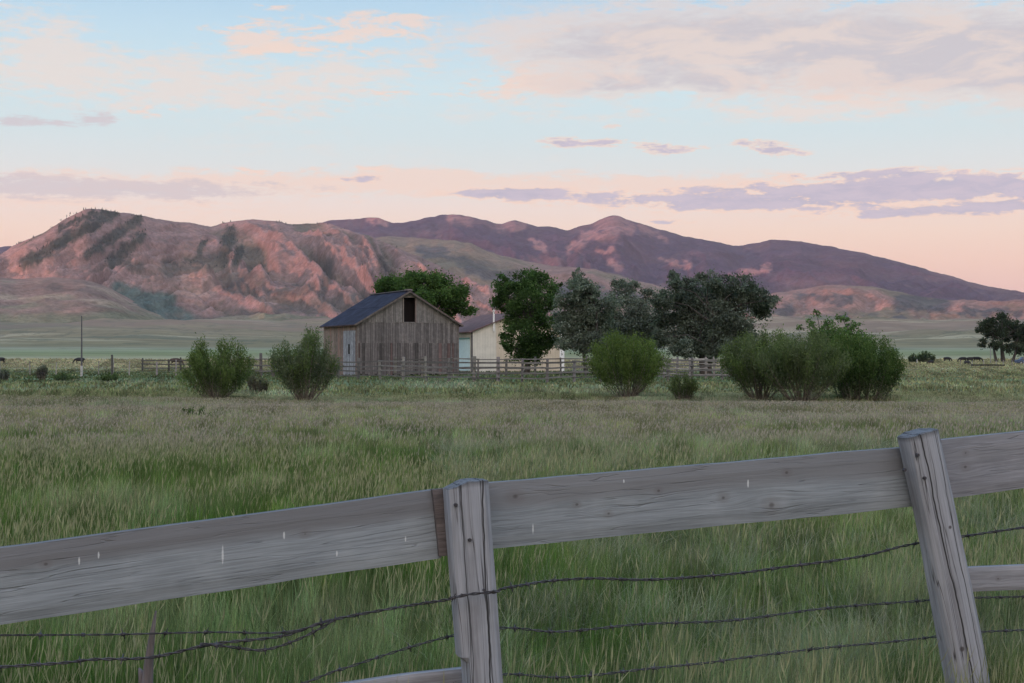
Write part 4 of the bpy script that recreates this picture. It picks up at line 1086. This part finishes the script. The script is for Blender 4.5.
# ================================================================ shed
M_cream = simple('cream_siding', (.62, .52, .40), .7, .08, 2)
m_, t, b = mat('cream_metal_siding'); P = t.new('ShaderNodeTexCoord').outputs['Object']; x, y, z = t.xyz(P)
rib = t.m('PINGPONG', x, .15); cc = t.mix(t.sm(rib, .0, .02, 1, 0), (.52,.485,.42), (.38,.35,.30)); cc = t.mix(1.0, cc, attr(t), 'MULTIPLY')
kk = t.sm(t.noise(P, 1.2, 5), .3, .7, .9, 1.06); cc = t.mix(1.0, cc, t.comb(kk, kk, kk), 'MULTIPLY'); t.link(cc, b.inputs['Base Color']); M_side = m_
M_sroof = simple('shed_roofing', (.13, .075, .07), .9, .2, 1.5, spec=.1)
M_blue = simple('pale_blue_door', (.52, .66, .68), .6, .06, 3)
M_trim = simple('dark_trim', (.06, .055, .06), .6, .1, 3)
M_white = simple('white_trim', (.72, .70, .68), .6, .08, 3)
TS = R(22); SW = 10.6; SL = 11.0; SE = 4.3; SR = 6.35
shed = empty('shed', (at(472, 150), 150, g0(at(472, 150), 150)-.05), 'cream shed with a brown roof and pale blue door behind the barn', 'shed', None, TS)
gs_ = lambda x: SE+(SR-SE)*(1-abs(x-SW/2)/(SW/2))
mb = MB()
def poly_wall(mb_, xs, zf, y0, y1, tone):
    for i in range(len(xs)-1):
        a_, b_ = xs[i], xs[i+1]
        mb_.add([(a_,y0,0),(b_,y0,0),(b_,y0,zf(b_)),(a_,y0,zf(a_)),(a_,y1,0),(b_,y1,0),(b_,y1,zf(b_)),(a_,y1,zf(a_))],
                [(0,1,2,3),(7,6,5,4),(3,2,6,7)], tone)
poly_wall(mb, [0, 2.75], gs_, 0, .12, (1.12, 1.12, 1.12)); poly_wall(mb, [2.75, SW/2, SW], gs_, -.004, .12, (1.0, .90, .80))
mb.build('gable_wall', M_side, shed); mb = MB()
poly_wall(mb, [0, SW/2, SW], gs_, SL-.12, SL, (1, 1, 1)); mb.build('gable_wall', M_side, shed)
mb = MB(); mb.box(0, .12, .12, SL-.12, 0, SE, (1.1, 1.1, 1.1)); mb.build('side_wall', M_side, shed); mb = MB(); mb.box(SW-.12, SW, .12, SL-.12, 0, SE); mb.build('side_wall', M_side, shed)
mb = MB(); mb.box(-.07, -.003, .6, 8.2, .15, 3.55, (1, 1, 1))
dr = mb.build('door', M_blue, shed)
mb = MB(); mb.box(-.14, -.075, .5, 8.6, 3.5, 3.66); mb.build('door_track', simple('teal_track', (.08, .22, .20), .5, .1), dr)
mb = MB()
for sgn in (-1, 1):
    def rp(s, y, dz=0): return (SW/2+sgn*(SW/2)*s, y, SR+.07-(SR-SE)*s+dz)
    vs = [rp(0, -.3), rp(0, SL+.3), rp(1.06, SL+.3), rp(1.06, -.3), rp(0, -.3, -.09), rp(0, SL+.3, -.09), rp(1.06, SL+.3, -.09), rp(1.06, -.3, -.09)]
    mb.add(vs, [(0,1,2,3),(7,6,5,4),(0,4,5,1),(1,5,6,2),(2,6,7,3),(3,7,4,0)])
rf = mb.build('roof', M_sroof, shed)
mb = MB(); xv = 2.4; zv = gs_(xv); mb.tube([(xv, -.16, zv-.9), (xv, -.16, zv+1.25)], [.09, .09], 10); mb.tube([(xv, -.16, zv+1.25), (xv, -.16, zv+1.36)], [.14, .12], 10)
mb.build('vent_pipe', M_white, shed, smooth=False)
mb = MB(); mb.box(-.06, .06, -.05, .08, 0, SE-.02); mb.build('corner_trim', M_trim, shed)
mb = MB(); mb.box(SW-.5, SW+.03, -.06, -.01, 0, SE-.0, (1, 1, 1)); mb.build('corner_trim', M_white, shed)

# ================================================================ corral fences
M_rail = wood_mat('corral_timber', (.165,.158,.152), (.09,.086,.084), (.22,.21,.205), gs=.4, crack=.4)
def fence_line(name, pxs, Ys, label, hpost=1.5, rails=(.35, .75, 1.15), group=None, toneR=(.7, 1.4), seed=1, pr=.085, rail_h=.11, skip=(), cat='fence', mat_=None, railw=.05, posttone=(.7, 1.3)):
    rnd = random.Random(seed); mat_ = mat_ or M_rail
    pts = []
    for i, p in enumerate(pxs):
        Y = np.interp(p, *zip(*Ys)); x = at(p, Y); pts.append(Vector((x, Y, g0(x, Y))))
    base = pts[0]
    root = empty(name, base, label, cat, group)
    for i, p in enumerate(pts):
        mb = MB(); h = hpost*rnd.uniform(.88, 1.12); q = p-base; k = rnd.uniform(*posttone); r_ = pr*rnd.uniform(.8, 1.25)
        dx_, dy_ = rnd.uniform(-.05, .05), rnd.uniform(-.05, .05)
        mb.tube([q-Vector((0, 0, .25)), q+Vector((dx_*.5, dy_*.5, h*.5)), q+Vector((dx_, dy_, h-.02)), q+Vector((dx_, dy_, h))], [r_, r_*.96, r_*.9, r_*.7], 7, (k, k*rnd.uniform(.9, 1), k*rnd.uniform(.85, 1)))
        mb.build('post', mat_, root)
    for i in range(len(pts)-1):
        if i in skip: continue
        for z in rails:
            mb = MB(); k = rnd.uniform(*toneR); j = lambda: rnd.uniform(-.05, .05)
            a_ = pts[i]-base+Vector((-.12, -.12, z+j())); b_ = pts[i+1]-base+Vector((.12, -.12, z+j()))
            mb.beam(a_, b_, railw, rail_h*rnd.uniform(.8, 1.2), (k, k*.98, k*.97)); mb.build('rail', mat_, root)
    return root
fence_line('corral_fence', [318,338,358,380,403,426,449,474,498,522,547,574,600,622,646,668,692,722,745], [(318,103),(474,90),(547,88),(745,98)],
           'long grey corral fence of posts and rails in front of the barn', 1.5, (.3, .62, .95, 1.28), seed=3, toneR=(.45, 1.0), rail_h=.085, pr=.10)
fence_line('corral_fence', [395,422,452,478,506,535,561,586,612,640], [(395,110),(640,112)],
           'second corral fence line close behind the long one, ending behind the lone willow', 1.6, (.35, .75, 1.15, 1.45), seed=5, rail_h=.08, toneR=(.45, 1.1), posttone=(.5, 1.0))
fence_line('corral_fence', [650,664,677,690,706,714,730,748], [(650,108),(748,106)],
           'pale tall post corral pen under the widest silvery tree', 1.85, (.4, .8, 1.2, 1.5), seed=7, toneR=(.8, 1.8), posttone=(.8, 1.5))
fence_line('gate', [142.5,169,181,190], [(142,160),(190,158)], 'dark brown plank gate across the pasture left of the first willow', 1.45, (.35, .75, 1.2), seed=9, toneR=(.35, .55), posttone=(.35, .5), pr=.11, cat='gate')
fence_line('corral_fence', [238,249,261,273,286,302,320], [(238,112),(320,110)], 'short brown rail fence with tall posts between the two left willows', 1.75, (.5, .95, 1.4), seed=10, toneR=(.5, 1.0), posttone=(.4, .8), pr=.13)
# wire fence left
M_fw = simple('fence_wire', (.12, .12, .12), .6, .2, 10)
def wire_fence(pxs, Ys, label, hs, seed, wires=(.35, .7, 1.05), pr=.06, name='wire_fence'):
    root = fence_line(name, pxs, Ys, label, hs, (), seed=seed, pr=pr, posttone=(1.1, 1.9))
    base = Vector(root.location)
    for z in wires:
        pts = [Vector((at(p, np.interp(p, *zip(*Ys))), np.interp(p, *zip(*Ys)), 0)) for p in pxs]
        mb = MB(); mb.tube([Vector((p.x, p.y-.07, g0(p.x, p.y)+z))-base for p in pts], [.008]*len(pts), 4); mb.build('wire', M_fw, root)
    return root
wire_fence([-60,-30,0,30,56,98.5,113,129,157,176,200,225], [(-60,124),(225,118)], 'pale post wire fence crossing the pasture behind the slim pole', 1.2, 21)
wire_fence([960,972,984,996,1003,1012,1024,1040,1060,1080], [(960,250),(1080,235)], 'low dark wire fence at the far right below the blue car', 1.05, 22, wires=(.3, .6, .9))
fence_line('pole_barrier', [972,988,1004], [(972,232),(1004,230)], 'low dark log barrier on short posts at the far right', .42, (.3,), seed=23, toneR=(.15, .25), posttone=(.3, .5), rail_h=.22, railw=.2, cat='barrier')
# extra posts
for i, (p, Y, h, lb, k) in enumerate([(112, 119, 1.75, 'tall dark post rising above the left wire fence', .45), (990.5, 300, 3.6, 'thin pale post standing before the dark distant tree', 1.3), (917, 300, 1.0, 'short pale marker post beside the distant bushes', 2.4)]):
    mb = MB(); mb.tube([(0,0,-.2),(0.02,0,h*.5),(0,0,h-.03),(0,0,h)], [.1, .09, .085, .06], 8, (k, k, k*.97))
    o = mb.build('wooden_post', M_rail); x = at(p, Y); o.location = (x, Y, g0(x, Y)); tag(o, lb, 'post')
pole = empty('pole', (at(81.6, 115), 115, g0(at(81.6, 115), 115)), 'slim tall grey pole with a pale lower end in the left pasture', 'pole')
mb = MB(); mb.tube([(0,0,.85),(0.01,0,2.5),(0,0,4.9)], [.075, .06, .045], 8, (.55,.55,.6)); mb.tube([(0,0,4.6),(0,0,4.62)],[.055,.055],8,(.5,.5,.5)); mb.build('upper_pole', M_rail, pole)
mb = MB(); mb.tube([(0,0,-.2),(0,0,.85),(0,0,.87)], [.1, .095, .08], 8, (2.3,2.3,2.3)); mb.build('sleeve', M_rail, pole)

# ================================================================ cattle
def skin_body(name, verts, edges, radii, material, sub=2):
    me = bpy.data.meshes.new(name); me.from_pydata(verts, edges, []); me.update()
    o = bpy.data.objects.new(name, me); C.objects.link(o)
    o.modifiers.new('skin', 'SKIN'); s = o.modifiers.new('sub', 'SUBSURF'); s.levels = s.render_levels = sub
    for i, r_ in enumerate(radii):
        sv_ = me.skin_vertices[0].data[i]; sv_.radius = (r_, r_) if not isinstance(r_, tuple) else r_; sv_.use_root = (i == 0)
    dg = bpy.context.evaluated_depsgraph_get(); m2 = bpy.data.meshes.new_from_object(o.evaluated_get(dg))
    bpy.data.objects.remove(o); m2.name = name
    m2.materials.clear(); m2.materials.append(material)
    at_ = m2.attributes.new('tone', 'FLOAT_COLOR', 'POINT'); at_.data.foreach_set('color', np.ones(len(m2.vertices)*4, np.float32))
    for p in m2.polygons: p.use_smooth = True
    return m2
def cow_mesh(graze, material, nm):
    v = [(0,0,1.02), (.55,0,1.05), (-.55,0,1.05), (-.85,0,1.12)]; r = [(.34,.40), (.31,.37), (.30,.36), (.20,.24)]
    e = [(0,1),(0,2),(2,3)]
    if graze: hd = [(1.0,0,1.02,.20),(1.25,0,.62,.13),(1.36,0,.34,.13),(1.46,0,.12,.085)]
    else: hd = [(.98,0,1.22,.21),(1.2,0,1.36,.14),(1.38,0,1.36,.14),(1.66,0,1.2,.08)]
    p = 1
    for (x, y, z, rr_) in hd: v.append((x, y, z)); r.append((rr_, rr_)); e.append((p, len(v)-1)); p = len(v)-1
    hh = p-1
    for s in (-1, 1):   # ears
        c = v[hh]; v.append((c[0]-.04, s*.22, c[2]+.05)); r.append((.035,.03)); e.append((hh, len(v)-1))
    for s in (-1, 1):
        b0 = len(v); v += [(.62, s*.17, .78), (.64, s*.18, .42), (.64, s*.18, .06)]; r += [(.13,.13), (.065,.065), (.055,.055)]; e += [(1, b0), (b0, b0+1), (b0+1, b0+2)]
        b0 = len(v); v += [(-.62, s*.18, .82), (-.56, s*.2, .62), (-.74, s*.2, .42), (-.68, s*.2, .06)]; r += [(.17,.17), (.10,.10), (.06,.06), (.055,.055)]; e += [(2, b0), (b0, b0+1), (b0+1, b0+2), (b0+2, b0+3)]
    b0 = len(v); v += [(-.98, 0, 1.0), (-1.0, 0, .55)]; r += [(.035,.035), (.03,.03)]; e += [(3, b0), (b0, b0+1)]
    return skin_body(nm, v, e, r, material)
M_blk = simple('black_hide', (.018, .015, .015), .7, .2, 3); M_brn = simple('brown_hide', (.05, .03, .022), .75, .2, 3)
cm_g = cow_mesh(True, M_blk, 'cow'); cm_s = cow_mesh(False, M_blk, 'cow'); cm_b = cow_mesh(True, M_brn, 'cow')
for (p, Y, rz, me, lb) in [(80, 290, 195, cm_g, 'black cow grazing behind the slim pole'), (1, 300, 170, cm_g, 'black cow cut off by the left edge of the photo'),
        (175.5, 250, 10, cm_b, 'dark brown cow seen through the plank gate'), (947, 370, 5, cm_g, 'black cow grazing alone right of the distant bushes'),
        (963, 350, 185, cm_g, 'black cow with lowered head, left of the close group of cattle'), (970, 345, 20, cm_s, 'black cow with raised head in the middle of the close group'),
        (977, 355, 350, cm_g, 'black cow nearest the dark distant tree, end of the close group'), (967, 262, 12, cm_g, 'nearest small black calf in front of the close group'),
        (931, 275, 190, cm_g, 'black calf grazing below the larger distant bush')]:
    o = bpy.data.objects.new('cow', me); C.objects.link(o); x = at(p, Y); o.location = (x, Y, g0(x, Y)); o.rotation_euler = (0, 0, R(rz))
    s = .62 if 'calf' in lb else 1.0; o.scale = (s, s, s); tag(o, lb, 'cow', 'cattle grazing in the far pasture')

# ================================================================ blue car
M_car = simple('blue_paint', (.03, .05, .10), .5, .05, 2, spec=.3); M_gl = simple('car_glass', (.03, .035, .045), .1, .05, 2, spec=.8)
M_ty = simple('tyre_rubber', (.02, .02, .02), .8, .1, 9); M_rim = simple('rim_metal', (.4, .4, .42), .35, .05, 9, metal=.8)
Yc = 285; xcar = at(1027, Yc)
car = empty('parked_car', (xcar, Yc, g0(xcar, Yc)), 'dark blue car parked under the distant tree, cut by the right edge', 'car', None, R(-4))
prof = [(-2.2,.35),(-2.25,.75),(-2.1,.95),(-1.55,1.0),(-1.0,1.42),(.35,1.45),(1.05,1.02),(1.95,.92),(2.2,.72),(2.22,.38)]
mb = MB(); n = len(prof)
for sgn in (-1, 1):
    pass
rows = []
for (yy, k) in ((-.86, .0), (-.82, 1), (.82, 1), (.86, 0)):
    rows.append([(x, yy*(1 if z < 1.0 else .86), z if k else z-.03*(z > .9)) for (x, z) in prof])
vs = [p for r_ in rows for p in r_]; fs = []
for a_ in range(3):
    for i in range(n-1): fs.append((a_*n+i, a_*n+i+1, (a_+1)*n+i+1, (a_+1)*n+i))
    fs.append((a_*n+n-1, a_*n, (a_+1)*n, (a_+1)*n+n-1))
fs.append(tuple(range(n))[::-1]); fs.append(tuple(3*n+i for i in range(n)))
mb.add(vs, fs); mb.build('body', M_car, car, bevel=.03)
for sgn in (-1, 1):
    mb = MB(); y_ = sgn*.765
    mb.add([(-1.35,y_*1.07,1.04),(-.92,y_,1.36),(-.35,y_,1.38),(-.35,y_*1.07,1.04)], [(0,1,2,3)]); mb.add([(-.27,y_*1.07,1.04),(-.27,y_,1.38),(.28,y_,1.37),(.82,y_*1.07,1.04)], [(0,1,2,3)])
    mb.build('side_window', M_gl, car)
for wx_ in (-1.35, 1.35):
    for sgn in (-1, 1):
        mb = MB(); mb.tube([(wx_, sgn*.68, .32), (wx_, sgn*.88, .32)], [.32, .32], 18); wh = mb.build('wheel', M_ty, car)
        mb = MB(); mb.tube([(wx_, sgn*.885, .32), (wx_, sgn*.895, .32)], [.19, .18], 12); mb.build('rim', M_rim, wh)
